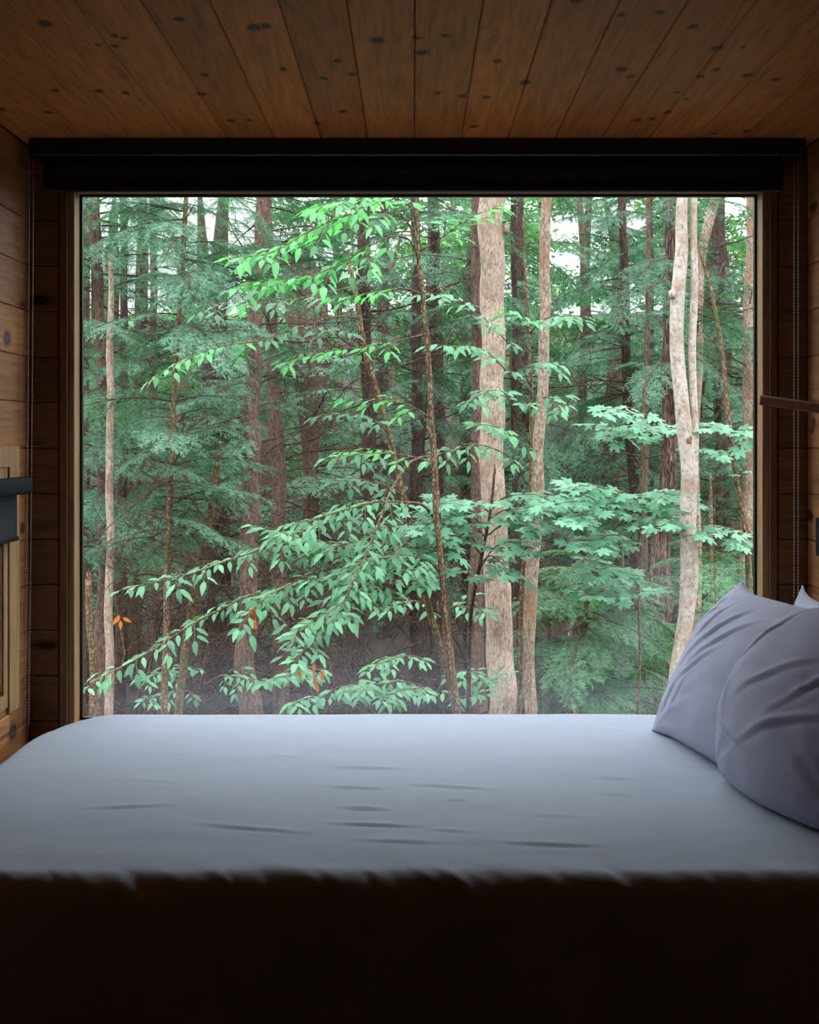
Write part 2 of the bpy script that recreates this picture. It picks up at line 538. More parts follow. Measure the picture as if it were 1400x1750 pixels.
# the picture window: two stepped linings, a deep jamb, gasket, pane
win = structure('window_1', (0, YW, OZ0))
def ring(name, px0, px1, py1, y0, y1, outer, mats, inset_bottom=OZ0):
    """four lining boards; inner edge given in px at depth y0, outer edge in metres"""
    ix0, ix1 = (px0 - CX) / F * y0, (px1 - CX) / F * y0
    iz1 = CAM_Z + (CY - py1) / F * y0
    ox0, ox1, oz0, oz1 = outer
    MB().box(ox0, ix0, y0, y1, oz0, oz1, .0012).build(name, mats[0], win)
    MB().box(ix1, ox1, y0, y1, oz0, oz1, .0012).build(name, mats[0], win)
    MB().box(ix0, ix1, y0, y1, iz1, oz1, .0012).build(name, mats[1], win)
    MB().box(ix0, ix1, y0, y1, oz0, oz0 + .035, .0012).build(name, mats[1], win)
    return ix0, ix1, oz0 + .035, iz1
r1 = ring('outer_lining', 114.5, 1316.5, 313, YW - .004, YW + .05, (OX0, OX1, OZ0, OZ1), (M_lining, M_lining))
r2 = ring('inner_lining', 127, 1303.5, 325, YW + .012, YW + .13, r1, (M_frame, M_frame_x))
GY = YW + .088
g0 = .0075
MB().box(r2[0], r2[0] + g0, GY - .006, GY + .012, r2[2], r2[3]).build('gasket', M_black, win)
MB().box(r2[1] - g0, r2[1], GY - .006, GY + .012, r2[2], r2[3]).build('gasket', M_black, win)
MB().box(r2[0], r2[1], GY - .006, GY + .012, r2[3] - g0, r2[3]).build('gasket', M_black, win)
MB().box(r2[0], r2[1], GY - .006, GY + .012, r2[2], r2[2] + g0).build('gasket', M_black, win)
pane = MB().box(r2[0] + .002, r2[1] - .002, GY, GY + .006, r2[2] + .002, r2[3] - .002).build('pane', M_glass, win)

# the black roller blind, rolled up over the window
bz1, bz0 = ZC - .001, CAM_Z + (CY - 327) / F * 4.08
rb = thing('roller_blind', (0, 4.10, bz1), 'long black roller blind rolled up under the ceiling above the big window', 'blind')
bx0, bx1 = at(50, 0, 4.08).x, at(1378, 0, 4.08).x
rx0, rx1 = at(76, 0, 4.08).x, at(1338, 0, 4.08).x
MB().box(bx0, bx1, 4.075, YW - .001, bz1 - .052, bz1, .004).build('headrail', M_black, rb)
cyc = Vector((0, 4.125, bz1 - .094))
prof = []
for k in range(28):
    a = 2 * math.pi * k / 28
    prof.append((cyc.y + .044 * math.cos(a), cyc.z + .044 * math.sin(a)))
m = MB()
n = len(prof)
m.add([(rx0, *p) for p in prof] + [(rx1, *p) for p in prof], [(i, (i + 1) % n, n + (i + 1) % n, n + i) for i in range(n)] + [tuple(range(n))[::-1], tuple(range(n, 2 * n))])
m.build('roller', M_blind, rb)
for xx in (rx0 - .004, rx1 + .001):
    MB().box(xx, xx + .003, 4.082, 4.17, bz1 - .14, bz1 - .05, .001).build('bracket', M_black, rb)
MB().box(rx0, rx1, 4.083, 4.0865, bz0, bz1 - .09).build('hanging_fabric', M_blind, rb)
MB().box(rx0 - .001, rx1 + .001, 4.078, 4.092, bz0 - .002, bz0 + .022, .004).build('hem_bar', M_black, rb)


def bead_chain(name, x, y, z1, z0, parent, sway=0.0, loop=.012):
    t = Tubes()
    V, Fq = [], []
    for sgn in (-1, 1):
        zz = np.linspace(z1, z0, 40)
        P = np.stack([x + sgn * loop * .5 + sway * ((z1 - zz) / (z1 - z0)) ** 1.5, np.full(40, y), zz], -1)
        t.add(P, np.full(40, .0006), 4)
        nb = int((z1 - z0) / .0095)
        for k in range(nb):
            zq = z1 - (k + .5) * .0095
            xq = x + sgn * loop * .5 + sway * ((z1 - zq) / (z1 - z0)) ** 1.5
            r = .0021
            t.add(np.array([(xq, y, zq + r), (xq, y, zq + r * .6), (xq, y, zq - r * .6), (xq, y, zq - r)]), [r * .2, r, r, r * .2], 6)
    return put(name, t.mesh(name, M_chain), parent)


p = at(53.5, 0, 4.10)
bead_chain('bead_chain', p.x, 4.10, bz1 - .06, .58, rb, sway=-.014)
p = at(1361, 0, 4.12)
bead_chain('bead_chain', p.x, 4.12, bz1 - .06, .75, rb)

# the small side window on the left wall: casing, sash, pane and sill
w2 = structure('window_2', (XL, 3.5, .67))
ya, yb, za, zb = 3.0, 3.965, .672, 1.36
MB().box(XL, XL + .010, yb, 4.062, za - .02, zb + .06, .0015).build('casing', M_frame, w2)
MB().box(XL, XL + .010, ya - .1, ya, za - .02, zb + .06, .0015).build('casing', M_frame, w2)
MB().box(XL, XL + .010, ya, yb, zb, zb + .06, .0015).build('casing', M_frame, w2)
MB().box(XL, XL + .012, ya - .1, 3.955, za - .07, za - .021, .003).build('sill', M_wall, w2)
MB().box(XL, XL + .006, yb - .045, yb - .008, za, zb, .001).build('sash', M_frame, w2)
MB().box(XL, XL + .006, ya + .008, ya + .045, za, zb, .001).build('sash', M_frame, w2)
MB().box(XL, XL + .006, ya + .045, yb - .045, za, za + .04, .001).build('sash', M_frame, w2)
MB().box(XL, XL + .006, ya + .045, yb - .045, zb - .04, zb, .001).build('sash', M_frame, w2)
MB().box(XL + .001, XL + .0025, ya + .04, yb - .04, za + .03, zb - .03).build('pane', M_glass, w2)

sh = thing('window_blind', (XL, 3.5, 1.31), 'small charcoal roller shade half lowered over the side window on the left wall', 'blind')
yE = 4.035
cx_, cz_ = XL + .030, CAM_Z - (829 - CY) / F * yE
prof = []
for k in range(24):       # rounded cassette section
    a = 2 * math.pi * k / 24
    ex = 4.0
    ca, sa = math.cos(a), math.sin(a)
    prof.append((cx_ + .0295 * math.copysign(abs(ca) ** (2 / ex), ca), cz_ + .0245 * math.copysign(abs(sa) ** (2 / ex), sa)))
m = MB(); n = len(prof)
ringsY = [(2.95, .9), (2.955, 1), (yE - .012, 1), (yE - .004, .93), (yE, .78)]
vs = []
for yy, s in ringsY:
    vs += [(cx_ + (a - cx_) * s, yy, cz_ + (b - cz_) * s) for a, b in prof]
fs = [(r * n + i, r * n + (i + 1) % n, (r + 1) * n + (i + 1) % n, (r + 1) * n + i) for r in range(len(ringsY) - 1) for i in range(n)]
fs += [tuple(range(n))[::-1], tuple(range((len(ringsY) - 1) * n, len(ringsY) * n))]
m.add(vs, fs).build('cassette', M_shade_tube, sh, smooth=True)
fz0 = CAM_Z - (920 - CY) / F * 3.98
V, Q = [], []
ny, nz = 24, 14
for i in range(ny + 1):
    for j in range(nz + 1):
        yy = 2.99 + (3.975 - 2.99) * i / ny + .010 * (j / nz)
        zz = cz_ - .02 + (fz0 - cz_ + .02) * j / nz
        V.append((XL + .026 + .003 * math.sin(yy * 9) * j / nz, yy, zz))
for i in range(ny):
    for j in range(nz):
        a = i * (nz + 1) + j
        Q.append((a, a + nz + 1, a + nz + 2, a + 1))
fo = put('fabric', mesh_np('fabric', V, Q, M_shade), sh)
md = fo.modifiers.new('thick', 'SOLIDIFY'); md.thickness = .0015
MB().box(XL + .020, XL + .032, 2.99, 3.984, fz0 - .006, fz0 + .006, .003).build('hem_bar', M_shade_tube, sh)

# the wooden bar from the right wall towards the window frame
rl = thing('wall_bar', (XR, 3.9, 1.52), 'dark brown wooden bar sloping from the right wall to the window frame', 'bar')
A, B = at(1303, 684, 4.05), at(1434, 702, 3.90)
B.x = XR + .001
d = (B - A).normalized(); u = Vector((0, 0, 1)); nrm = d.cross(u).normalized(); u = nrm.cross(d)
hw = .0145
sec = [(-1, -.75), (-.75, -1), (.75, -1), (1, -.75), (1, .75), (.75, 1), (-.75, 1), (-1, .75)]
vs = [P + nrm * a * hw + u * b * hw for P in (A, B) for a, b in sec]
fs = [(i, (i + 1) % 8, 8 + (i + 1) % 8, 8 + i) for i in range(8)] + [tuple(range(8))[::-1], tuple(range(8, 16))]
MB().add(vs, fs).build('bar', M_rail, rl)
MB().box(XR - .008, XR, B.y - .03, B.y + .03, B.z - .03, B.z + .03, .003).build('wall_plate', M_rail, rl)

# switch plate on the right wall
sp = thing('switch_plate', (XR, 4.02, 1.15), 'black switch plate on the right wall above the pillows', 'switch')
zt, zb_ = CAM_Z - (884 - CY) / F * 4.1, CAM_Z - (949 - CY) / F * 4.1
ye = XR * F / (1397.5 - CX)
MB().box(XR - .006, XR, ye - .075, ye, zb_, zt, .002).build('plate', M_black, sp)
MB().box(XR - .010, XR - .006, ye - .052, ye - .023, zb_ + .025, zt - .025, .001).build('rocker', M_black, sp)

# ------------------------------------------------------------------ the bed
M_sheet = cloth_mat('pale_blue_grey_linen', (.385, .42, .515))
M_pillow = cloth_mat('lavender_grey_linen', (.365, .365, .48))
M_plat = pine_mat('platform_wood', 0, base=(.16, .08, .04))
MZ = .62
HX0, HX1, HY0, HY1 = -1.095, 1.085, 2.615, 4.165
bed = thing('bed_platform', ((HX0 + HX1) / 2, 3.4, 0), 'dark wooden bed platform under the mattress', 'bed')
MB().box(HX0 + .03, HX1 - .03, HY0 + .03, HY1 - .02, .10, .30, .006).build('box_base', M_plat, bed)
for xx in (HX0 + .1, HX1 - .2):
    for yy in (HY0 + .1, HY1 - .2):
        MB().box(xx, xx + .09, yy, yy + .09, 0, .1, .004).build('leg', M_plat, bed)

mat_t = thing('mattress', ((HX0 + HX1) / 2, 3.4, .30), 'mattress in a pale blue-grey fitted sheet lying along the window', 'mattress')
MB().box(HX0 + .04, HX1 - .04, HY0 + .04, HY1 - .03, .302, MZ - .06, .05).build('core', simple_mat('ticking', (.5, .5, .5), .9), mat_t)


def fbm(x, y, z=0.0, o=3):
    v, a, s = 0, 1, 0
    for _ in range(o):
        v += a * mnoise.noise((x, y, z)); s += a
        a *= .5; x *= 2.03; y *= 2.03
    return v / s


CREASE = [(566, 1312, 700, 1316, .006), (552, 1347, 660, 1351, .007), (700, 1343, 850, 1352, .008), (578, 1381, 660, 1385, .010),
          (760, 1371, 800, 1369, .006), (560, 1408, 720, 1413, .008), (600, 1436, 760, 1441, .006), (740, 1416, 800, 1423, .005),
          (120, 1385, 300, 1378, .008), (330, 1408, 520, 1425, .007), (900, 1392, 1020, 1402, .005), (1010, 1330, 1085, 1333, .006),
          (1000, 1355, 1090, 1362, .005), (180, 1330, 320, 1340, .004), (420, 1290, 520, 1296, .003), (860, 1440, 1020, 1447, .007)]
CR3 = []
for a, b, c, d_, h in CREASE:
    D0, D1 = F * (CAM_Z - MZ) / (b - CY), F * (CAM_Z - MZ) / (d_ - CY)
    CR3.append(((a - CX) / F * D0, D0, (c - CX) / F * D1, D1, h))
CR = np.array(CR3)


def sheet_mesh():
    hx, hy = (HX1 - HX0) / 2, (HY1 - HY0) / 2
    cx, cy = (HX0 + HX1) / 2, (HY0 + HY1) / 2
    r, down = .055, .28
    ext = math.pi / 2 * r - r + down
    # denser sampling at the front edge
    S = np.linspace(-(hx + ext), hx + ext, 300)
    T = np.concatenate([np.linspace(-(hy + ext), -(hy - .35), 110, endpoint=False), np.linspace(-(hy - .35), hy - .12, 110, endpoint=False), np.linspace(hy - .12, hy + ext, 30)])
    V = np.zeros((len(T), len(S), 3))
    for j, t in enumerate(T):
        for i, s in enumerate(S):
            ox, oy = max(abs(s) - (hx - r), 0), max(abs(t) - (hy - r), 0)
            d = math.hypot(ox, oy)
            x = max(min(s, hx - r), -(hx - r)); y = max(min(t, hy - r), -(hy - r))
            drop = 0; nx = ny = 0
            if d > 0:
                nx, ny = ox / d * math.copysign(1, s), oy / d * math.copysign(1, t)
                if d < r * math.pi / 2:
                    lat, drop = r * math.sin(d / r), r * (1 - math.cos(d / r))
                else:
                    lat, drop = r, r + d - r * math.pi / 2
                x += nx * lat; y += ny * lat
            X, Y = x + cx, y + cy
            ax = abs(x) / hx
            crown = .014 * ax ** 6 + .010 * max(0, -y / hy) ** 4 + .055 * max(0, (ax - .80) / .2) ** 2 * max(0, (y / hy - .55) / .45) ** 1.5
            z = MZ - drop - crown
            # broad softness, long creases along the bed
            z += (1 - min(1, drop / .05)) * (.006 * fbm(X * 2.2, Y * 3.5, 1.7) + .0012 * fbm(X * 3.2 + Y * .8, Y * 22, 4.1, 2))
            # gathers along the front edge
            e = math.exp(-((t + hy - r * .1) / .055) ** 2)
            if e > .01:
                g = fbm(X * 9 + (t + hy) * 6, 3.3 + (t + hy) * 2.0, 0, 3)
                g2 = fbm(X * 26 + (t + hy) * 22, 8.8, 0, 2)
                a = e * (.020 * g + .007 * g2)
                z += a * .9; Y += -a * .6 * (1 if drop > 0 else 0)
            if drop > .05 and t < 0:
                k = min(1, (drop - .05) / .1)
                Y += k * (.010 * fbm(X * 5, drop * 2, 5.5) + .006 * math.sin(X * 21 + 3 * fbm(X * 2, drop, 1)) * k)
            V[j, i] = (X, Y, z)
    # sharp pulled creases on the top
    flat = V.reshape(-1, 3)
    for x0, y0, x1, y1, h in CR:
        dx, dy = x1 - x0, y1 - y0
        L = math.hypot(dx, dy)
        u = ((flat[:, 0] - x0) * dx + (flat[:, 1] - y0) * dy) / L / L
        v = ((flat[:, 0] - x0) * -dy + (flat[:, 1] - y0) * dx) / L
        env = np.clip(1 - ((u - .5) / .62) ** 2, 0, 1) ** 1.5
        flat[:, 2] += .42 * h * env * (np.exp(-((v - .014) / .016) ** 2) - 1.1 * np.exp(-(v / .010) ** 2)) * (flat[:, 2] > MZ - .06)
    n = len(S)
    i = np.arange(len(T) - 1)[:, None] * n; j = np.arange(n - 1)[None, :]
    Fq = np.stack([i + j, i + j + 1, i + n + j + 1, i + n + j], -1).reshape(-1, 4)
    return mesh_np('fitted_sheet', flat, Fq, M_sheet)


so = put('fitted_sheet', sheet_mesh(), mat_t)


def pillow(label, C, W, Vv, a, b, T, seed, rd=0.0, ear=.08, earx=None, mat=None, wr=1.0, folds=()):
    W = Vector(W).normalized(); Vv = Vector(Vv); Vv = (Vv - W * Vv.dot(W)).normalized()
    Nn = W.cross(Vv).normalized()
    th = thing('pillow', C, label, 'pillow', 'pillows piled at the head of the bed')
    earx = ear if earx is None else earx

    def outline(u, v):
        x = a * u * (1 - earx * (1 - v * v)) * math.sqrt(1 - rd * v * v / 2)
        y = b * v * (1 - ear * 1.1 * (1 - u ** 6)) * math.sqrt(1 - rd * u * u / 2)
        return x, y

    def settle(P):
        lim = MZ + .006
        if P.z < lim: P.z = lim + (P.z - lim) * .08
        wl = XR - .012
        if P.x > wl: P.x = wl + (P.x - wl) * .02
        return P

    n = 96
    vs = []
    g = np.linspace(-1, 1, n + 1)
    g = np.sign(g) * (1 - (1 - np.abs(g)) ** 1.35)          # denser near the rim
    for side in (1, -1):
        for v in g:
            for u in g:
                x, y = outline(u, v)
                q = max((1 - u * u) * (1 - v * v), 0)
                h = T * (q ** .40)
                # wrinkles run from the corners and pull along the short edges
                w = 0
                for cu in (-1, 1):
                    for cv in (-1, 1):
                        du, dv = (u - cu) * a, (v - cv) * b
                        d = math.hypot(du, dv)
                        an = math.atan2(dv, du)
                        w += math.exp(-d / .13) * (.016 * mnoise.noise((an * 5.5, seed + cu * 3 + cv * 7, d * 3)) + .007 * mnoise.noise((an * 13, seed * 2 + cu + cv * 5, d * 4)))
                w += .011 * fbm(x * 4 + seed, y * 11, seed, 3) + .014 * fbm(x * 3, y * 3 + seed, seed + 5, 2)
                for (fu, fv, fa, fl, fh, fw) in folds:
                    ca, sa = math.cos(fa), math.sin(fa)
                    pu, pv = (u - fu) * a, (v - fv) * b
                    s_, t_ = pu * ca + pv * sa, -pu * sa + pv * ca
                    t_ += .35 * s_ * s_
                    w += .7 * fh * math.exp(-(s_ / fl) ** 2) * (math.exp(-((t_ - fw) / fw) ** 2) - math.exp(-(t_ / (fw * .7)) ** 2))
                e = min(1, q * 5)
                zz = side * (h + w * wr * e)
                P = Vector(C) + W * x + Vv * y + Nn * zz
                vs.append(settle(P))               # rests on the sheet, stops at the wall
    m_ = n + 1
    i = np.arange(n)[:, None] * m_; j = np.arange(n)[None, :]
    f1 = np.stack([i + j, i + j + 1, i + m_ + j + 1, i + m_ + j], -1).reshape(-1, 4)
    f2 = f1[:, ::-1] + m_ * m_
    me = mesh_np('pillowcase', [tuple(v) for v in vs], np.vstack([f1, f2]), mat or M_pillow)
    import bmesh
    bm = bmesh.new(); bm.from_mesh(me)
    bmesh.ops.remove_doubles(bm, verts=bm.verts, dist=1e-5)
    bmesh.ops.recalc_face_normals(bm, faces=bm.faces)
    bm.to_mesh(me); bm.free()
    for p_ in me.polygons: p_.use_smooth = True
    put('pillowcase', me, th)
    # the seam all round the rim
    rim = []
    for k in range(4):
        for t_ in np.linspace(-1, 1, 24, endpoint=False):
            u, v = [(t_, -1), (1, t_), (-t_, 1), (-1, -t_)][k]
            x_, y_ = outline(u, v)
            rim.append(settle(Vector(C) + W * x_ + Vv * y_))
    rim.append(rim[0])
    t = Tubes(); t.add(np.array([tuple(p_) for p_ in rim]), np.full(len(rim), .0022), 5)
    put('seam', t.mesh('seam', mat or M_pillow), th)
    return th


pillow('lavender-grey pillow with one pointed corner up, leaning behind the nearest pillow', (.865, 3.59, .815), (-.18, .98, 0), (.25, .05, .41), .33, .262, .105, 3.1, ear=.13, earx=-.09,
       folds=[(.55, .45, -1.0, .09, .008, .007), (.35, .35, -.8, .12, .010, .008), (.15, .25, -.7, .12, .010, .008), (.3, -.1, -.7, .10, .008, .008), (.45, -.55, -1.2, .06, .007, .006), (.65, -.6, -1.2, .06, .007, .006), (.75, .6, -1.1, .07, .007, .006), (.5, .1, -.9, .1, .007, .007)])
pillow('big rumpled pillow nearest the camera at the right, its face in shadow', (.935, 3.10, .815), (-.26, .96, 0), (.30, .10, .56), .35, .248, .165, 8.7, rd=.5, ear=0,
       folds=[(.55, .5, -.9, .10, .009, .008), (.1, .1, -.5, .12, .008, .010), (-.2, -.3, -.4, .14, .010, .011), (.3, -.6, .2, .12, .010, .010), (-.4, .2, -.7, .12, .009, .01), (.7, -.2, 1.2, .08, .008, .008)])
pillow('pillow at the back against the right wall, only its corner showing', (1.105, 3.735, .765), (-.05, 1, 0), (.22, 0, .97), .33, .25, .055, 5.3, ear=.12, earx=-.05)

# ------------------------------------------------------------------ the forest outside
def ground_z(x, y):
    pts = [(3, -.75), (5, -.8), (9, -1.15), (14, -1.75), (20, -2.1), (27, -1.6), (36, .2), (48, 2.6), (70, 6.0), (120, 12.0)]
    z = np.interp(y, [p[0] for p in pts], [p[1] for p in pts])
    return float(z) + .12 * math.sin(x * .9 + y * .35) + .07 * math.sin(x * 2.3 - y * 1.1)


M_soil = bark_mat('leaf_litter', (.012, .008, .006), (.040, .024, .016), (.085, .05, .032), scale=9, stretch=1.0, bump=.8)
B_pale = bark_mat('pale_pink_bark', (.13, .08, .058), (.38, .27, .21), (.55, .43, .36), 62, .28, patch=(.20, .12, .085), bump=.8, cells=.12)
B_birch = bark_mat('grey_white_bark', (.17, .115, .085), (.42, .34, .29), (.54, .46, .41), 34, .7, patch=(.28, .18, .125), bump=.4, moss=.12, cells=.03)
B_lichen = bark_mat('mottled_bark', (.07, .045, .032), (.27, .19, .14), (.48, .40, .33), 46, .4, patch=(.24, .11, .065), bump=.5, moss=.1, cells=.12)
B_hem = bark_mat('red_brown_flaky_bark', (.05, .030, .024), (.135, .080, .062), (.25, .165, .135), 40, .3, bump=.9, cells=.2)
B_dark = bark_mat('dark_brown_bark', (.022, .013, .011), (.065, .040, .032), (.14, .098, .08), 36, .3, bump=.9, cells=.2)
B_tan = bark_mat('tan_sapling_bark', (.07, .038, .024), (.20, .125, .078), (.33, .23, .15), 30, .4, bump=.4, moss=.45)
B_twig = bark_mat('grey_brown_twig', (.03, .018, .013), (.10, .062, .045), (.19, .13, .10), 30, .5, bump=.3)
M_fungus = bark_mat('orange_bark_wound', (.22, .06, .015), (.50, .16, .045), (.66, .30, .12), 18, .8, bump=.6)
M_moss = leaf_mat('moss', (.10, .07, .02), (.20, .15, .04), .1)
NE = [leaf_mat('hemlock_needles_blue_green', (.045, .130, .076), (.200, .400, .260), .28, (1.0, 1.2, .8), .6, .25, 1.6, tips=26.0),
      leaf_mat('hemlock_needles_dark', (.028, .095, .055), (.150, .320, .200), .27, (1.0, 1.25, .75), .6, .2, 1.6, tips=22.0),
      leaf_mat('hemlock_needles_fresh', (.045, .13, .060), (.18, .36, .19), .3, (1.0, 1.2, .7), .6, .25, 1.6, tips=26.0)]
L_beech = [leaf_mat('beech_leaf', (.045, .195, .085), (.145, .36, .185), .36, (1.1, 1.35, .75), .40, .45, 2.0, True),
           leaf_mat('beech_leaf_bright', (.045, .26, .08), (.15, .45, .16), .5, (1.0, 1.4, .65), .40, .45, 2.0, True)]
L_maple = leaf_mat('maple_leaf', (.075, .225, .125), (.16, .36, .22), .34, (1.1, 1.3, .8), .5, .3, 2.0, True)
L_dead = leaf_mat('dead_orange_leaf', (.45, .13, .03), (.60, .22, .06), .35, (1.2, 1.0, .7))
L_far = leaf_mat('far_leaf', (.10, .24, .10), (.22, .40, .20), .45, (1.1, 1.3, .7), .5, .25, 1.0)

# forest floor
gx = np.concatenate([np.linspace(-60, -14, 16, endpoint=False), np.linspace(-14, 14, 71), np.linspace(14, 60, 17)[1:]])
gy = np.concatenate([np.linspace(-14, 4, 10, endpoint=False), np.linspace(4, 40, 90, endpoint=False), np.linspace(40, 120, 26)])
GV = np.array([(x_, y_, ground_z(x_, max(y_, 3)) + .05 * mnoise.noise((x_ * 1.7, y_ * 1.7, 0))) for y_ in gy for x_ in gx])
n = len(gx)
i = np.arange(len(gy) - 1)[:, None] * n; j = np.arange(n - 1)[None, :]
gq = np.stack([i + j, i + j + 1, i + n + j + 1, i + n + j], -1).reshape(-1, 4)
tag(put('forest_floor', mesh_np('forest_floor', GV, gq, M_soil)), 'brown leaf-littered forest floor', kind='structure')


# ---- hemlock boughs: needles are single triangles set along every twig
def needles_on(P0, Dv, Ln, Nn, rs, gap=.0046, nl=.0105, nw=.0024):
    """needle triangles along straight twigs: start P0, unit dir Dv, length Ln, plane normal Nn (all arrays)"""
    cnt = np.maximum((Ln / gap).astype(int), 1)
    idx = np.repeat(np.arange(len(Ln)), cnt)
    k = np.arange(len(idx)) - np.repeat(np.cumsum(cnt) - cnt, cnt)
    s = (k + .5) * gap
    base = P0[idx] + Dv[idx] * s[:, None]
    tot = []
    for sg in (-1, 1):
        side = np.cross(Nn[idx], Dv[idx]) * sg
        d = side * .86 + Dv[idx] * (.45 + .15 * rs.randn(len(idx))[:, None]) + Nn[idx] * (.22 * rs.randn(len(idx))[:, None])
        d /= np.linalg.norm(d, axis=1, keepdims=True)
        ln = nl * (.75 + .5 * rs.rand(len(idx)))
        w = Dv[idx] * (nw * .5)
        tot.append(np.stack([base - w, base + w, base + d * ln[:, None]], 1))
    return np.concatenate(tot).reshape(-1, 3)


def bough_arrays(seed, L=1.0, droop=.22, dense=1.0):
    rs = np.random.RandomState(seed)
    tb = Tubes()
    n = 16
    t = np.linspace(0, 1, n)
    ph = rs.rand() * 6
    main = np.stack([t * L, .05 * L * np.sin(t * 3 + ph) * t, -droop * L * t ** 1.8 + .07 * L * np.sin(t * 2.5)], -1)
    tb.add(main, .009 * (1 - .85 * t), 5)
    P0, Dv, Ln, Nn = [], [], [], []
    s = .10 * L
    side = 1
    while s < L * .99:
        tt = s / L
        b = np.array([np.interp(tt, t, main[:, k]) for k in range(3)])
        tg = main[min(int(tt * n) + 1, n - 1)] - main[max(int(tt * n) - 1, 0)]; tg /= np.linalg.norm(tg)
        for side in (-1, 1):
            if rs.rand() < .12: continue
            an = side * math.radians(rs.uniform(42, 68) - 12 * tt)
            ln = L * (.40 * (1 - tt) ** .75 * min(1, tt / .18) + .055) * rs.uniform(.65, 1.15)
            d = np.array([tg[0] * math.cos(an) - tg[1] * math.sin(an), tg[0] * math.sin(an) + tg[1] * math.cos(an), tg[2] + rs.uniform(-.12, .05)])
            d /= np.linalg.norm(d)
            m = max(3, int(ln / .05))
            u = np.linspace(0, 1, m)
            tw = b + d * (u * ln)[:, None]
            tw[:, 2] -= .35 * ln * u ** 2 * rs.uniform(.4, 1.2)
            tw[:, 0] += .12 * ln * u ** 2
            tb.add(tw, .0026 * (1 - .7 * u), 3, cap=False)
            roll = rs.uniform(-.35, .35)
            for q in range(m - 1):
                sd = tw[q + 1] - tw[q]; sl = np.linalg.norm(sd); sd = sd / sl
                nn = np.array([-sd[2] * .3, math.sin(roll), 1.0]); nn -= sd * nn.dot(sd); nn /= np.linalg.norm(nn)
                P0.append(tw[q]); Dv.append(sd); Ln.append(sl); Nn.append(nn)
                ns = max(1, int(sl / (.034 / dense)))
                for w in range(ns):
                    for sg in (-1, 1):
                        uu = (q + (w + rs.rand()) / ns) / (m - 1)
                        l2 = (.085 * (1 - .6 * uu)) * rs.uniform(.5, 1.2) * (ln / .25) ** .4
                        a2 = sg * math.radians(rs.uniform(38, 62))
                        sv = np.cross(nn, sd)
                        d2 = sd * math.cos(a2) + sv * math.sin(a2) + nn * rs.uniform(-.30, .30)
                        d2[2] -= .12
                        d2 /= np.linalg.norm(d2)
                        n2 = nn - d2 * nn.dot(d2); n2 /= np.linalg.norm(n2)
                        P0.append(tw[q] + sd * sl * (w + rs.rand()) / ns); Dv.append(d2); Ln.append(l2); Nn.append(n2)
        s += .036 / dense * rs.uniform(.7, 1.3)
    tri = needles_on(np.array(P0), np.array(Dv), np.array(Ln), np.array(Nn), rs)
    return tb, tri


def bough_mesh(name, tb, tri, nmat):
    V = np.vstack(tb.V); q = np.vstack(tb.Q); tt = np.vstack(tb.T)
    nf = np.arange(len(tri)).reshape(-1, 3) + len(V)
    mi = np.concatenate([np.zeros(len(q) + len(tt)), np.ones(len(nf))]).astype(np.int32)
    return mesh_np(name, np.vstack([V, tri]), [q, np.vstack([tt, nf])], [B_twig, nmat], midx=mi)


BOUGH = {0: [], 1: [], 2: []}
for sd, dr in ((1, .10), (2, .22), (3, .34), (4, .16)):
    tb, tri = bough_arrays(sd, 1.0, dr)
    for c in range(3):
        BOUGH[c].append(bough_mesh('bough', tb, tri, NE[c]))


def dead_branch_mesh(seed):
    rs = np.random.RandomState(seed)
    tb = Tubes()

    def grow(p, d, ln, r, lev):
        m = 5
        pts = [p]
        dd = d / np.linalg.norm(d)
        for k in range(m):
            dd = dd + rs.randn(3) * .16 + np.array([0, 0, -.03 if lev else -.05])
            dd /= np.linalg.norm(dd)
            pts.append(pts[-1] + dd * ln / m)
        pts = np.array(pts)
        tb.add(pts, r * np.linspace(1, .25, m + 1), 4 if lev == 0 else 3, cap=False)
        if lev < 2:
            for k in range(9 if lev == 0 else 6):
                q = rs.uniform(.15, 1)
                b = pts[min(int(q * m), m)]
                nd_ = dd * .6 + rs.randn(3) * np.array([.5, .9, .5])
                grow(b, nd_, ln * rs.uniform(.28, .5) * (1.1 - .4 * q), r * .45, lev + 1)
    grow(np.zeros(3), np.array([1.0, 0, .02]), 1.0, .009, 0)
    V = np.vstack(tb.V)
    return mesh_np('dead_branch', V, np.vstack(tb.Q), B_twig)


DEAD = [dead_branch_mesh(s) for s in (21, 22, 23, 24)]


def place(parent, name, me, P, az, pitch, s, roll=0.0, mat=None):
    M = Matrix.Translation(P) @ Matrix.Rotation(az, 4, 'Z') @ Matrix.Rotation(-pitch, 4, 'Y') @ Matrix.Rotation(roll, 4, 'X') @ Matrix.Diagonal((s, s, s, 1))
    return put(name, me, parent, M)


class Trunk:
    def __init__(s, P, R): s.P, s.R = P, R

    def at_z(s, z):
        i = np.argmin(abs(s.P[:, 2] - z))
        return Vector(s.P[i]), s.R[i]


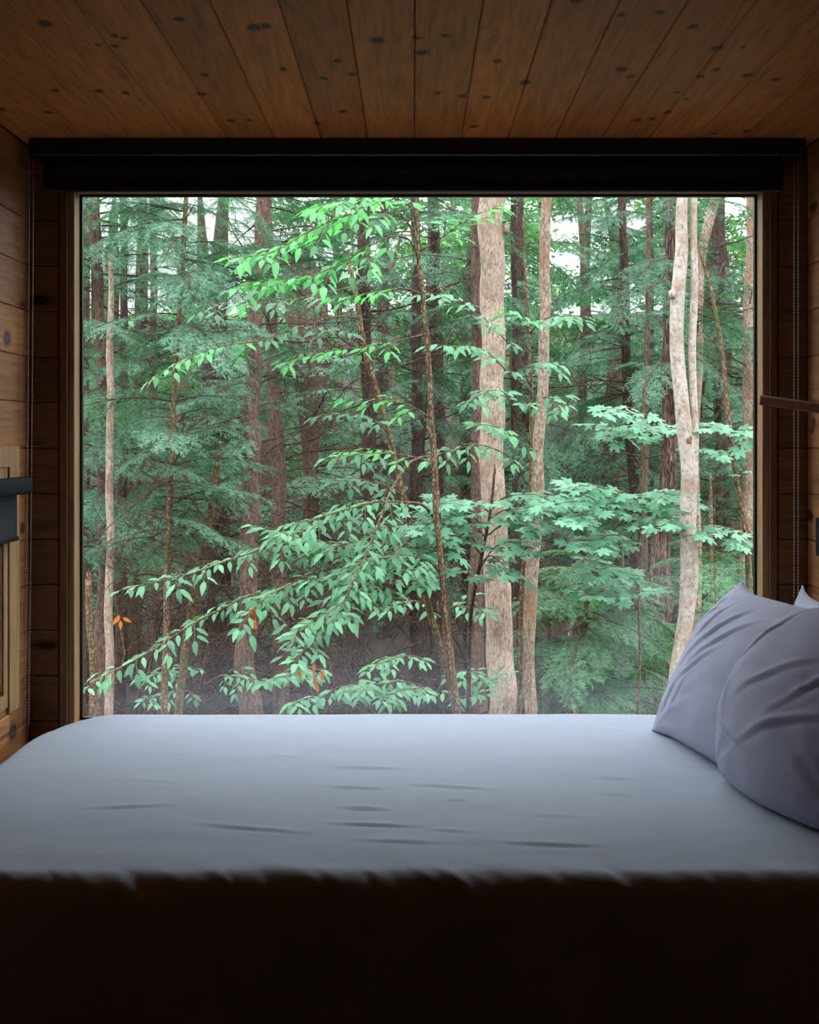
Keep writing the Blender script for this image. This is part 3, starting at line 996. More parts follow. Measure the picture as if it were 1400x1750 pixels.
def make_trunk(parent, px_pts, D, mat, top=8.5, broken=False, sides=14, rough=.05, seed=0, name='trunk', lean_on=True, ground=True):
    """px_pts: (px, py, width px) from top to bottom, at depth D."""
    rs = np.random.RandomState(seed + 100)
    P = [list(at(a, b, D)) + [w / F * D / 2] for a, b, w in px_pts]
    P = P[::-1]                                   # from bottom to top
    if ground:
        d = np.array(P[1][:3]) - np.array(P[0][:3]); d /= d[2] if abs(d[2]) > .05 else 1
        gz = ground_z(P[0][0], D) - .15
        h = P[0][2] - gz
        if h > .05:
            b = np.array(P[0][:3]) - d * h * .6
            base = [b[0], b[1], gz, P[0][3] * (1.35 if P[0][3] > .04 else 1.15)]
            mid = [(b[0] + P[0][0]) / 2, D, (gz + P[0][2]) / 2, P[0][3] * 1.04]
            P = [base, mid] + P
    if not broken and P[-1][2] < top:
        d = np.array(P[-1][:3]) - np.array(P[-2][:3]); d /= max(d[2], .2)
        h = top - P[-1][2]
        P = P + [[P[-1][0] + d[0] * h * .5, D, P[-1][2] + h * .5, P[-1][3] * .8], [P[-1][0] + d[0] * h * .9, D, top, P[-1][3] * .35]]
    P = np.array(P)
    ln = np.linalg.norm(np.diff(P[:, :3], axis=0), axis=1).sum()
    n = max(12, int(ln / (.05 if D < 12 else .12)))
    Q = catmull(P, n)
    Q[:, 3] = np.maximum(Q[:, 3], .002)
    wob = rs.randn(n, 2)
    for _ in range(6): wob = (wob + np.roll(wob, 1, 0) + np.roll(wob, -1, 0)) / 3
    Q[:, :2] += wob * Q[:, 3:4] * .45
    t = Tubes(); t.add(Q[:, :3], Q[:, 3], sides, rough, rs)
    if broken:                                    # splintered top
        for k in range(4):
            a = rs.uniform(0, 6.28); r = Q[-1, 3]
            b = Q[-1, :3] + np.array([math.cos(a), math.sin(a), 0]) * r * .5
            t.add(np.array([b - [0, 0, r], b + [0, 0, r * rs.uniform(1.5, 4)]]), [r * .5, r * .06], 5)
    put(name, t.mesh(name, mat), parent)
    return Trunk(Q[:, :3], Q[:, 3])


def limbs(parent, tr, specs, c, seed, fine=True):
    """specs: (kind, z0, z1, count, Lmin, Lmax[, az0, az1]) boughs or dead branches along a trunk"""
    r = random.Random(seed)
    for sp_ in specs:
        kind, z0, z1, cnt, l0, l1 = sp_[:6]
        a0, a1 = sp_[6:8] if len(sp_) > 7 else (0, 360)
        if kind == 'b' and fine: cnt, l0, l1 = int(cnt * 1.7), l0 * .6, l1 * .75
        for k in range(cnt):
            z = z0 + (z1 - z0) * (k + r.random()) / cnt
            P, rad = tr.at_z(z)
            az = math.radians(r.uniform(a0, a1))
            s = r.uniform(l0, l1)
            P = P + Vector((math.cos(az), math.sin(az), 0)) * rad * .6
            if kind == 'b':
                place(parent, 'bough', r.choice(BOUGH[c]), P, az, math.radians(r.uniform(-24, 20)), s, math.radians(r.uniform(-28, 28)))
            else:
                place(parent, 'dead_branch', r.choice(DEAD), P, az, math.radians(r.uniform(-22, 22)), s, math.radians(r.uniform(-180, 180)))


def zpx(py, D):
    return CAM_Z - (py - CY) / F * D


def tree(name, label, cat, px_pts, D, mat, specs=(), c=0, seed=0, group=None, **kw):
    b = at(px_pts[-1][0], px_pts[-1][1], D)
    th = thing(name, (b.x, D, ground_z(b.x, D)), label, cat, group)
    tr = make_trunk(th, px_pts, D, mat, seed=seed, **kw)
    # specs come with py values; turn to heights
    sp2 = [(s[0], zpx(s[2], D), zpx(s[1], D), *s[3:]) for s in specs]
    limbs(th, tr, sp2, c, seed)
    return th, tr


# ---- the trees one can tell apart (px, py, width) from top to bottom
t_big, tr_big = tree('deciduous_tree', 'thick pale pinkish-brown tree trunk, the widest, right of the middle of the window', 'tree',
     [(843, 338, 43), (845, 420, 42), (843, 520, 41), (841, 640, 40), (841, 740, 41), (845, 860, 42), (851, 960, 44), (856, 1080, 46), (859, 1210, 48)], 8.6, B_pale,
     sides=28, rough=.035, seed=1)
tree('deciduous_tree', 'slimmer mottled pale trunk just right of the widest trunk', 'tree',
     [(936, 338, 17), (932, 420, 18), (931, 500, 19), (928, 600, 18), (926, 680, 19), (921, 780, 20), (917, 880, 22), (911, 980, 24), (906, 1080, 23), (905, 1210, 21)], 8.9, B_lichen,
     sides=18, rough=.06, seed=2)
t_fork, tr_fork = tree('forked_tree', 'whitish forked tree at the right that splits into two upright stems', 'tree',
     [(1168, 338, 19), (1165, 420, 22), (1160, 490, 24), (1157, 560, 24), (1157, 640, 24), (1161, 700, 25), (1169, 750, 29), (1176, 820, 29), (1180, 900, 27), (1179, 970, 30), (1173, 1050, 27), (1166, 1110, 27)], 6.9, B_birch,
     sides=22, rough=.05, seed=3)
make_trunk(t_fork, [(1188, 338, 12), (1187, 420, 12), (1186, 500, 13), (1184, 580, 13), (1184, 660, 13), (1186, 720, 13), (1186, 765, 14), (1183, 800, 13)], 6.9, B_birch, seed=4, name='second_stem', ground=False)
tree('broken_snag', 'pale barkless snag with a broken splintered top at the far left', 'snag',
     [(190, 448, 7), (190, 500, 9), (188, 600, 12), (188, 700, 13), (189, 800, 13), (189, 920, 14), (188, 1060, 15), (187, 1210, 15)], 8.8, B_pale, broken=True, sides=16, rough=.05, seed=5)
tree('hemlock_tree', 'red-brown hemlock behind the pale broken snag at the far left', 'tree',
     [(163, 338, 20), (165, 480, 21), (171, 640, 20), (177, 800, 20), (177, 960, 21), (176, 1210, 24)], 11.6, B_hem,
     [('b', 300, 720, 14, .9, 1.5), ('b', 270, 500, 14, .9, 1.6), ('b', 700, 960, 13, .8, 1.3), ('d', 500, 1100, 12, .5, 1.1)], 0, 6, top=6.5)
tree('hemlock_tree', 'stout purplish-brown hemlock trunk left of the middle with an orange wound low down', 'tree',
     [(448, 338, 25), (443, 430, 24), (439, 520, 25), (435, 620, 27), (431, 720, 29), (429, 820, 29), (426, 940, 31), (423, 1060, 32), (421, 1150, 34), (419, 1212, 40)], 10.6, B_hem,
     [('b', 310, 470, 9, .8, 1.3, 20, 200), ('b', 560, 760, 7, .6, 1.1), ('b', 730, 830, 5, .7, 1.1, 120, 260), ('d', 400, 1050, 36, .5, 1.2)], 0, 7, sides=20, rough=.05, top=7.0)
tree('hemlock_tree', 'second brown trunk standing close behind the stout one with the orange wound', 'tree',
     [(456, 338, 18), (460, 500, 20), (466, 640, 22), (472, 760, 24), (473, 880, 24), (478, 1040, 26), (482, 1212, 30)], 12.6, B_hem,
     [('b', 320, 520, 6, .8, 1.3), ('d', 450, 1050, 26, .6, 1.3)], 0, 8, top=7.0)
tree('hemlock_tree', 'thin mossy young hemlock left of the stout trunk, under feathery boughs', 'tree',
     [(318, 338, 8), (312, 440, 9), (306, 540, 9), (300, 640, 9), (295, 730, 9), (291, 830, 9), (287, 950, 10), (284, 1060, 11), (281, 1210, 12)], 8.8, B_tan,
     [('b', 290, 620, 22, .7, 1.15), ('b', 680, 930, 16, .6, 1.1), ('d', 780, 1060, 14, .4, .9)], 0, 9, top=5.0)
tree('leaning_sapling', 'thin bare trunk leaning right beside the stout hemlock, lower left', 'tree',
     [(376, 770, 11), (365, 840, 12), (351, 910, 12), (340, 970, 13), (330, 1030, 14), (318, 1100, 14), (305, 1210, 15)], 9.0, B_tan, seed=10, broken=True)
tree('tree_stump', 'short broken mossy stump at the left edge of the window', 'stump',
     [(152, 990, 11), (153, 1040, 12), (156, 1100, 13), (158, 1160, 13), (160, 1210, 14)], 8.0, B_tan, seed=11, broken=True, rough=.1)
tree('hemlock_tree', 'dark trunk at the upper left corner of the window', 'tree',
     [(146, 338, 14), (147, 500, 14), (146, 800, 16), (146, 1210, 18)], 13.5, B_dark, [('b', 420, 900, 9, .9, 1.4), ('d', 340, 1100, 14, .6, 1.2)], 0, 12, top=7.5)
tree('hemlock_tree', 'shaggy dark trunk with peeling bark left of the leaning beech sapling', 'tree',
     [(621, 338, 19), (622, 470, 21), (627, 600, 22), (631, 720, 23), (625, 850, 22), (620, 980, 22), (617, 1090, 24), (614, 1212, 26)], 13.0, B_dark,
     [('b', 320, 560, 7, .8, 1.4), ('d', 430, 1080, 32, .6, 1.4)], 1, 13, top=7.5)
tree('hemlock_tree', 'dark trunk behind the straight beech sapling in the middle', 'tree',
     [(709, 338, 15), (711, 480, 16), (714, 620, 18), (716, 800, 18), (722, 1000, 20), (730, 1212, 24)], 14.5, B_dark, [('b', 320, 700, 10, .9, 1.5), ('d', 500, 1080, 22, .6, 1.4)], 1, 14, top=8)
tree('hemlock_tree', 'dark trunk midway between the straight sapling and the widest trunk', 'tree',
     [(744, 338, 16), (746, 480, 18), (748, 640, 20), (750, 800, 20), (740, 1212, 30)], 15.0, B_dark, [('b', 320, 740, 10, .9, 1.5), ('d', 500, 1080, 22, .6, 1.4)], 1, 15, top=8)
tree('hemlock_tree', 'reddish-brown trunk just left of the widest pale trunk and partly behind it', 'tree',
     [(812, 338, 15), (813, 480, 16), (814, 640, 18), (815, 800, 22), (816, 960, 27), (818, 1080, 29), (820, 1212, 32)], 12.2, B_hem, [('b', 320, 620, 9, .7, 1.2), ('d', 400, 1050, 18, .5, 1.2)], 1, 16, top=7.5)
tree('hemlock_tree', 'thin brown trunk seen between the two pale trunks right of the middle', 'tree',
     [(879, 338, 10), (878, 560, 10), (880, 800, 11), (888, 950, 14), (890, 1080, 15), (888, 1212, 16)], 12.8, B_dark, [('b', 310, 760, 9, .8, 1.3), ('d', 500, 1050, 10, .5, 1.1)], 1, 17, top=7)
tree('hemlock_tree', 'dark hemlock trunk in the gap between the mottled trunk and the forked tree', 'tree',
     [(1062, 338, 14), (1066, 480, 15), (1070, 620, 16), (1075, 700, 17), (1083, 820, 18), (1092, 1000, 20), (1096, 1212, 22)], 14.5, B_dark, [('b', 310, 900, 26, .9, 1.6), ('d', 550, 900, 16, .6, 1.4)], 1, 18, top=8)
tree('hemlock_tree', 'slender dark trunk left of the forked tree, farther back', 'tree',
     [(1111, 338, 10), (1112, 480, 11), (1112, 640, 11), (1112, 800, 13), (1112, 1212, 16)], 17.5, B_dark, [('b', 310, 860, 20, 1.0, 1.7), ('d', 550, 900, 8, .6, 1.2)], 1, 19, top=9)
tree('hemlock_tree', 'red-brown deeply ridged trunk low down just left of the forked tree', 'tree',
     [(1150, 338, 22), (1146, 560, 24), (1142, 760, 27), (1136, 880, 31), (1131, 980, 34), (1126, 1060, 36), (1122, 1112, 39)], 11.4, B_pale if False else bark_mat('ridged_red_bark', (.03, .016, .012), (.16, .092, .065), (.33, .22, .17), 34, .06, bump=1.0),
     [('b', 320, 640, 8, .8, 1.3), ('d', 700, 950, 6, .5, .9)], 1, 20, sides=26, rough=.06, top=8)
tree('hemlock_tree', 'thin reddish trunk standing left of the ridged red-brown trunk', 'tree',
     [(1103, 860, 10), (1102, 960, 11), (1099, 1040, 12), (1096, 1112, 13)], 12.0, B_hem, seed=21, top=5)
tree('deciduous_tree', 'grey trunk slanting at the upper right behind the forked tree', 'tree',
     [(1224, 338, 18), (1212, 390, 17), (1201, 440, 16), (1194, 520, 17), (1190, 640, 18), (1188, 900, 20), (1186, 1212, 22)], 12.4, B_lichen, [('d', 400, 800, 8, .6, 1.2)], 1, 22, top=8)
tree('deciduous_tree', 'grey trunk at the upper right corner of the window', 'tree',
     [(1285, 338, 20), (1283, 420, 20), (1280, 520, 20), (1278, 700, 21), (1276, 1212, 25)], 14.0, B_lichen, [('b', 480, 900, 14, .8, 1.4), ('d', 380, 700, 6, .6, 1.2)], 1, 23, top=8)
tree('hemlock_tree', 'slim dark trunk between the slanting grey trunk and the window corner', 'tree',
     [(1234, 338, 9), (1232, 440, 10), (1229, 540, 11), (1228, 760, 12), (1226, 1212, 14)], 15.5, B_dark, [('b', 420, 940, 20, .9, 1.5), ('d', 420, 800, 8, .6, 1.2)], 1, 24, top=9)
tree('hemlock_sapling', 'low feathery hemlock sapling under the maple leaves at lower right', 'sapling',
     [(1010, 930, 6), (1004, 1010, 8), (996, 1100, 10), (990, 1212, 11)], 9.6, B_tan, [('b', 1000, 1200, 26, .6, 1.1), ('b', 940, 1040, 6, .5, .8)], 2, 25, top=1.0)
tree('hemlock_sapling', 'low hemlock sapling growing right beside the foot of the forked tree', 'sapling',
     [(1215, 860, 6), (1216, 960, 7), (1218, 1100, 9), (1218, 1212, 10)], 9.2, B_tan, [('b', 920, 1150, 14, .5, .9)], 2, 26, top=1.2)
tree('hemlock_sapling', 'low hemlock sapling in front of the ridged red-brown trunk at lower right', 'sapling',
     [(1066, 1010, 5), (1068, 1080, 7), (1070, 1150, 8), (1072, 1212, 9)], 10.4, B_tan, [('b', 1040, 1200, 22, .6, 1.1)], 2, 61, top=.6)
tree('hemlock_sapling', 'low hemlock sapling at the foot of the slimmer mottled pale trunk', 'sapling',
     [(938, 1060, 5), (940, 1120, 6), (942, 1170, 7), (944, 1212, 8)], 9.8, B_tan, [('b', 1080, 1210, 16, .5, .9)], 2, 62, top=.4)
tree('tree_stump', 'slim broken pale stump among the low hemlock boughs at lower right', 'stump',
     [(974, 1090, 8), (980, 1130, 9), (985, 1180, 10), (986, 1212, 11)], 10.2, B_pale, seed=27, broken=True)
tree('hemlock_tree', 'dark brown trunk low at the left, right of the broken snag', 'tree',
     [(212, 338, 12), (210, 700, 15), (207, 1000, 20), (206, 1212, 24)], 14.2, B_dark, [('b', 330, 900, 12, .9, 1.4), ('d', 500, 1100, 18, .6, 1.2)], 0, 28, top=8)
tree('hemlock_tree', 'dark trunk in the shade between the snag and the thin mossy hemlock', 'tree',
     [(262, 338, 12), (263, 700, 14), (264, 900, 15), (266, 1212, 18)], 14.8, B_hem, [('b', 330, 880, 13, .9, 1.5), ('b', 300, 520, 7, 1.0, 1.6), ('d', 600, 1080, 26, .6, 1.3)], 0, 29, top=8)

# orange wound on the stout hemlock and moss in the fork
def lump(parent, name, px, py, D, wx, wz, mat, seed, depth=.03):
    c0 = at(px, py, D)
    rs = np.random.RandomState(seed)
    V = []
    n1, n2 = 10, 14
    for i_ in range(n1 + 1):
        a = math.pi * i_ / n1
        for j_ in range(n2):
            b = 2 * math.pi * j_ / n2
            k = 1 + .22 * mnoise.noise((math.cos(b) * 2 + seed, math.sin(b) * 2, a * 2))
            V.append((c0.x + wx / F * D / 2 * math.sin(a) * math.cos(b) * k, c0.y + depth * math.sin(a) * math.sin(b) * k, c0.z + wz / F * D / 2 * math.cos(a) * k))
    Q = [(i_ * n2 + j_, i_ * n2 + (j_ + 1) % n2, (i_ + 1) * n2 + (j_ + 1) % n2, (i_ + 1) * n2 + j_) for i_ in range(n1) for j_ in range(n2)]
    return put(name, mesh_np(name, V, Q, mat), parent)


t_h = [o for o in bpy.data.objects if o.get('label', '').startswith('stout purplish')][0]
lump(t_h, 'bark_wound', 429, 1036, 10.53, 17, 44, M_fungus, 3, .03)
lump(t_h, 'bark_wound', 434, 1068, 10.54, 11, 20, M_fungus, 9, .03)
lump(t_fork, 'moss_patch', 1176, 752, 6.875, 15, 26, M_moss, 4, .022)
lump(t_fork, 'burl', 1149, 503, 6.88, 13, 17, B_birch, 5, .03)
lump(t_big, 'burl', 865, 392, 8.58, 10, 18, B_pale, 6, .03)

# ---- hemlocks deeper in the forest
rb_ = random.Random(41)
BG = []
for row, (D0, D1, cnt) in enumerate([(15.5, 19, 9), (19, 24, 10), (24, 32, 11)]):
    for k in range(cnt):
        D = rb_.uniform(D0, D1)
        half = .30 * D + .6
        x_ = -half + 2 * half * (k + rb_.uniform(.15, .85)) / cnt
        BG.append((x_, D, row))
for k, (x_, D, row) in enumerate(BG):
    gz = ground_z(x_, D)
    pxb = CX + x_ / D * F
    th = thing('background_hemlock', (x_, D, gz), 'dark hemlock deep in the forest behind the nearer trunks', 'tree', 'hemlocks deep in the forest')
    rad = rb_.uniform(.07, .14)
    H = rb_.uniform(6.5, 9.5) if x_ > -1.2 else rb_.uniform(5.0, 7.5)
    P = np.array([(x_, D, gz - .2, rad * 1.2), (x_ + rb_.uniform(-.1, .1), D, gz + 3, rad), (x_ + rb_.uniform(-.2, .2), D, gz + 6, rad * .75), (x_ + rb_.uniform(-.2, .2), D, gz + H, .015)])
    Q = catmull(P, 40)
    t = Tubes(); t.add(Q[:, :3], Q[:, 3], 9, .06, np.random.RandomState(k))
    put('trunk', t.mesh('trunk', B_dark if k % 3 else B_hem), th)
    tr = Trunk(Q[:, :3], Q[:, 3])
    c = 1 if rb_.random() < (.45 if pxb < 560 else .75) else 0
    n = [18, 20, 22][row]
    limbs(th, tr, [('b', gz + 1.3, gz + 4.8, n, .9, 1.7), ('b', gz + 4.8, gz + H * .93, (5 if pxb < 540 else n // 3), .7, 1.3), ('d', gz + .5, gz + 3.2, 14, .7, 1.6)], c, 500 + k, fine=False)

# ---- bare brushwood in the shade
for k, (pxb, D) in enumerate([(250, 12.5), (330, 14), (390, 12.8), (540, 13.5), (590, 11.8), (670, 12.5), (700, 15), (780, 13), (900, 13.5), (1000, 12.6), (1060, 14), (560, 16.5), (860, 16)]):
    x_ = (pxb - CX) / F * D
    gz = ground_z(x_, D)
    th = thing('brushwood', (x_, D, gz), 'tangle of bare brown twigs standing in the shade between the trunks', 'brushwood', 'bare brushwood in the shade')
    for q in range(15):
        place(th, 'dead_branch', rb_.choice(DEAD), Vector((x_ + rb_.uniform(-.5, .5), D + rb_.uniform(-.3, .3), gz + rb_.uniform(-.05, .9))), rb_.uniform(0, 6.28), rb_.uniform(-.1, 1.1), rb_.uniform(.9, 1.7), rb_.uniform(-3, 3))

# ---- far broadleaved trees, pale in the gaps
def leafy_mesh(seed, n=420):
    rs = np.random.RandomState(seed)
    c = rs.rand(n, 3) ** .8 * np.array([1.1, .5, .3])
    c[:, 1] = (rs.rand(n) - .5) * .9 * np.sin(np.clip(c[:, 0] / 1.1, .05, 1) * 2.6)
    c[:, 2] = (rs.rand(n) - .5) * .22 - .15 * c[:, 0] ** 2
    d = rs.randn(n, 3) * [1, 1, .4] + [.6, 0, -.3]; d /= np.linalg.norm(d, axis=1, keepdims=True)
    u = rs.randn(n, 3) * .45 + [0, 0, 1]; s = np.cross(u, d); s /= np.linalg.norm(s, axis=1, keepdims=True)
    L = .085 * (.7 + .6 * rs.rand(n))[:, None]
    V = np.stack([c, c + d * L * .5 + s * L * .27, c + d * L, c + d * L * .5 - s * L * .27], 1).reshape(-1, 3)
    tb = Tubes()
    t = np.linspace(0, 1, 8)
    tb.add(np.stack([t * 1.05, .03 * np.sin(t * 5), -.15 * t ** 2], -1), .008 * (1 - .8 * t), 4)
    for k in range(10):
        q = rs.uniform(.1, .9)
        sg = 1 if k % 2 else -1
        tb.add(np.array([(q, 0, -.15 * q * q), (q + .15, sg * .2, -.15 * q * q), (q + .25, sg * .36, -.2 * q)]), [.004, .003, .001], 3, cap=False)
    W = np.vstack(tb.V); q_ = np.vstack(tb.Q)
    lf = np.arange(len(V)).reshape(-1, 4) + len(W)
    tt = np.vstack(tb.T)
    return mesh_np('leafy_branch', np.vstack([W, V]), [np.vstack([q_, lf]), tt], [B_twig, L_far],
                   midx=np.concatenate([np.zeros(len(q_)), np.ones(len(lf)), np.zeros(len(tt))]).astype(np.int32))


LEAFY = [leafy_mesh(s) for s in (31, 32, 33)]
for k in range(7):
    D = rb_.uniform(30, 42)
    half = .29 * D
    x_ = -half + 2 * half * (k + rb_.uniform(.1, .9)) / 7
    gz = ground_z(x_, D)
    th = thing('background_broadleaf', (x_, D, gz), 'pale green broadleaved tree far off, glimpsed through the gaps', 'tree', 'broadleaved trees far off')
    H = rb_.uniform(7, 11) if x_ > -2.5 else rb_.uniform(4.0, 6.0)
    P = np.array([(x_, D, gz - .2, .16), (x_ + .1, D, gz + 4, .12), (x_ - .1, D, gz + H, .03)])
    Q = catmull(P, 30)
    t = Tubes(); t.add(Q[:, :3], Q[:, 3], 8, .05, np.random.RandomState(900 + k))
    put('trunk', t.mesh('trunk', B_lichen), th)
    tr = Trunk(Q[:, :3], Q[:, 3])
    for q in range(34):
        P_, rr = tr.at_z(gz + 1.5 + (H - 1.5) * (q + rb_.random()) / 34)
        place(th, 'leafy_branch', rb_.choice(LEAFY), P_, rb_.uniform(0, 6.28), rb_.uniform(-.2, .7), rb_.uniform(1.5, 2.6), rb_.uniform(-.4, .4))

# ---- leaves of the near saplings, every leaf one object
def beech_leaf(seed, mat):
    rs = np.random.RandomState(seed)
    n = 7
    t = np.linspace(0, 1, n)
    w = .20 * np.sin(np.pi * t ** .82) ** .85 * (1 - .25 * t)
    w[0] = .012; w[-1] = 0.0
    V, Fq = [], []
    droop = rs.uniform(.08, .28); fold = rs.uniform(.10, .30)
    side = rs.uniform(-.08, .08)
    for k in range(n):
        zc = -droop * t[k] ** 2
        yc = side * t[k] ** 2
        zz = fold * w[k]
        rip = .02 * (-1) ** k
        V += [(t[k], yc - w[k], zc + zz + rip), (t[k], yc, zc), (t[k], yc + w[k], zc + zz - rip)]
    for k in range(n - 1):
        a = 3 * k
        Fq += [(a, a + 3, a + 4, a + 1), (a + 1, a + 4, a + 5, a + 2)]
    V += [(-.16, .004, .02), (-.16, -.004, .02), (0, -.008, 0), (0, .008, 0)]
    b = 3 * n
    Fq.append((b, b + 1, b + 2, b + 3))
    return mesh_np('leaf', V, Fq, mat)


def maple_leaf(seed, mat):
    rs = np.random.RandomState(seed)
    # half outline (angle from tip, radius), three toothed lobes a side
    half = [(0, 1.0), (8, .80), (13, .84), (20, .56), (28, .50), (36, .80), (44, .94), (52, .74), (60, .72), (72, .42), (84, .44), (98, .66), (108, .58), (124, .40), (150, .30), (172, .20)]
    pts = [(a, r) for a, r in half] + [(-a, r) for a, r in half[::-1] if a > 0]
    V = [(0, 0, 0)]
    cup = rs.uniform(-.06, .10); dr = rs.uniform(.10, .28)
    for a, r in pts:
        a_ = math.radians(a)
        x, y = r * .62 * math.cos(a_), r * .66 * math.sin(a_)
        V.append((x, y, cup * abs(y) * 1.5 - dr * max(x, 0) ** 2 - .16 * y * y))
    V = [(x + .18, y, z) for x, y, z in V]
    n = len(pts)
    T = [(0, 1 + k, 1 + (k + 1) % n) for k in range(n)]
    V += [(-.30, .005, .05), (-.30, -.005, .05), (.08, -.008, 0)]
    T.append((n + 1, n + 2, n + 3))
    return mesh_np('leaf', V, T, mat)


BL = [[beech_leaf(s, L_beech[q]) for s in (1, 2, 3, 4)] for q in (0, 1)]
ML = [maple_leaf(s, L_maple) for s in (1, 2, 3)]
DL = [beech_leaf(s, L_dead) for s in (5, 6)]


class Sapling:
    def __init__(s, name, label, cat, base, seed, wood=None, group=None):
        s.th = thing(name, base, label, cat, group)
        s.r = random.Random(seed); s.rs = np.random.RandomState(seed)
        s.leaves = []                                  # (branch object, mesh, matrix)
        s.wood = wood or B_tan

    def leaf(s, br, meshes, P, d, up, L):
        d = d.normalized()
        nrm = (up - d * up.dot(d))
        if nrm.length < 1e-3: nrm = Vector((0, -1, 0))
        nrm.normalize()
        y = nrm.cross(d)
        M = Matrix(((d.x * L, y.x * L, nrm.x * L, P.x), (d.y * L, y.y * L, nrm.y * L, P.y), (d.z * L, y.z * L, nrm.z * L, P.z), (0, 0, 0, 1)))
        s.leaves.append((br, s.r.choice(meshes), M))

    def branch(s, pts, D, D2=None, meshes=None, L=.072, gap=.034, every=.075, tw=.23, start=.25, r0=.005, tilt=.30, droop=.30, fill=1.0, leafy_from=.35):
        """a limb through px points from depth D (first point) to D2 (tip), with side twigs and leaves"""
        r = s.r
        D2 = D if D2 is None else D2
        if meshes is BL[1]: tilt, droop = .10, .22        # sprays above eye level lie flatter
        n = len(pts)
        P = [tuple(at(a, b, D + (D2 - D) * k / (n - 1))) for k, (a, b) in enumerate(pts)]
        ln = sum((Vector(P[k + 1]) - Vector(P[k])).length for k in range(n - 1))
        m = max(8, int(ln / .03))
        Q = catmull(P, m)
        wob = s.rs.randn(m, 3)
        for _ in range(5): wob = (wob + np.roll(wob, 1, 0) + np.roll(wob, -1, 0)) / 3
        wob[0] = 0
        Q = Q + wob * .010
        tb = Tubes()
        u = np.linspace(0, 1, m)
        tb.add(Q, r0 * (1 - .82 * u), 6)
        br = bpy.data.objects.new('branch', bpy.data.meshes.new('tmp'))
        up0 = Vector((r.uniform(-.15, .15), -tilt, .85)).normalized()
        L_ = meshes or BL[0]

        def leafy(poly, first, up, scale):
            seg = [(poly[k + 1] - poly[k]).length for k in range(len(poly) - 1)]
            tot = sum(seg); sd = 1 if r.random() < .5 else -1
            q = first
            while q < tot - .01:
                a = q; k = 0
                while k < len(seg) - 1 and a > seg[k]: a -= seg[k]; k += 1
                tg = (poly[k + 1] - poly[k]).normalized()
                p_ = poly[k] + tg * a
                if r.random() < fill:
                    side = up.cross(tg).normalized() * sd
                    an = math.radians(r.uniform(38, 66))
                    d = tg * math.cos(an) + side * math.sin(an) + Vector((0, 0, -1)) * r.uniform(.05, droop * 1.6)
                    uu = up + Vector((r.gauss(0, .22), r.gauss(0, .22), r.gauss(0, .15)))
                    s.leaf(br, L_, p_ + d.normalized() * .012, d, uu, L * scale * r.uniform(.72, 1.15))
                sd = -sd
                q += gap * r.uniform(.75, 1.25)
            tg = (poly[-1] - poly[-2]).normalized()
            s.leaf(br, L_, poly[-1], tg + Vector((0, 0, -1)) * r.uniform(0, droop), up + Vector((r.gauss(0, .2), r.gauss(0, .2), 0)), L * scale * r.uniform(.85, 1.15))

        main = [Vector(q) for q in Q]
        # side twigs, alternate, flat
        q = start * ln; sd = 1
        while q < ln * .97:
            f = q / ln
            k = min(int(f * (m - 1)), m - 2)
            tg = (main[k + 1] - main[k]).normalized()
            side = up0.cross(tg).normalized() * sd
            an = math.radians(r.uniform(35, 60))
            l2 = tw * r.uniform(.5, 1.15) * (1.12 - .62 * f)
            d = tg * math.cos(an) + side * math.sin(an)
            pt = [main[k]]
            nseg = 4
            for e in range(nseg):
                d = (d + Vector((r.gauss(0, .08), r.gauss(0, .08), -droop * .30 + r.gauss(0, .05)))).normalized()
                pt.append(pt[-1] + d * l2 / nseg)
            tb.add(np.array([tuple(p_) for p_ in pt]), np.linspace(.0022, .0009, nseg + 1), 4, cap=False)
            leafy(pt, .03, up0, 1.0)
            sd = -sd
            q += every * r.uniform(.7, 1.3)
        k0 = int(leafy_from * (m - 1))
        leafy(main[k0:], .02, up0, 1.0)
        br.data = tb.mesh('branch', s.wood)
        link(br)
        br.parent = s.th
        br.matrix_parent_inverse = Matrix.Translation(-Vector(s.th.location))
        return br

    def dead(s, br, px, py, D, L=.10, ang=-1.4):
        p_ = at(px, py, D)
        s.deadl = getattr(s, 'deadl', [])
        d = Vector((math.cos(ang), -.1, math.sin(ang)))
        up = Vector((s.r.uniform(-.2, .2), -1, .1))
        d.normalize(); nrm = (up - d * up.dot(d)).normalized(); y = nrm.cross(d)
        M = Matrix(((d.x * L, y.x * L, nrm.x * L, p_.x), (d.y * L, y.y * L, nrm.y * L, p_.y), (d.z * L, y.z * L, nrm.z * L, p_.z), (0, 0, 0, 1)))
        o = bpy.data.objects.new('dead_leaf', s.r.choice(DL)); link(o); o.parent = br; o.matrix_basis = M
        o['label'] = 'dried orange leaf'

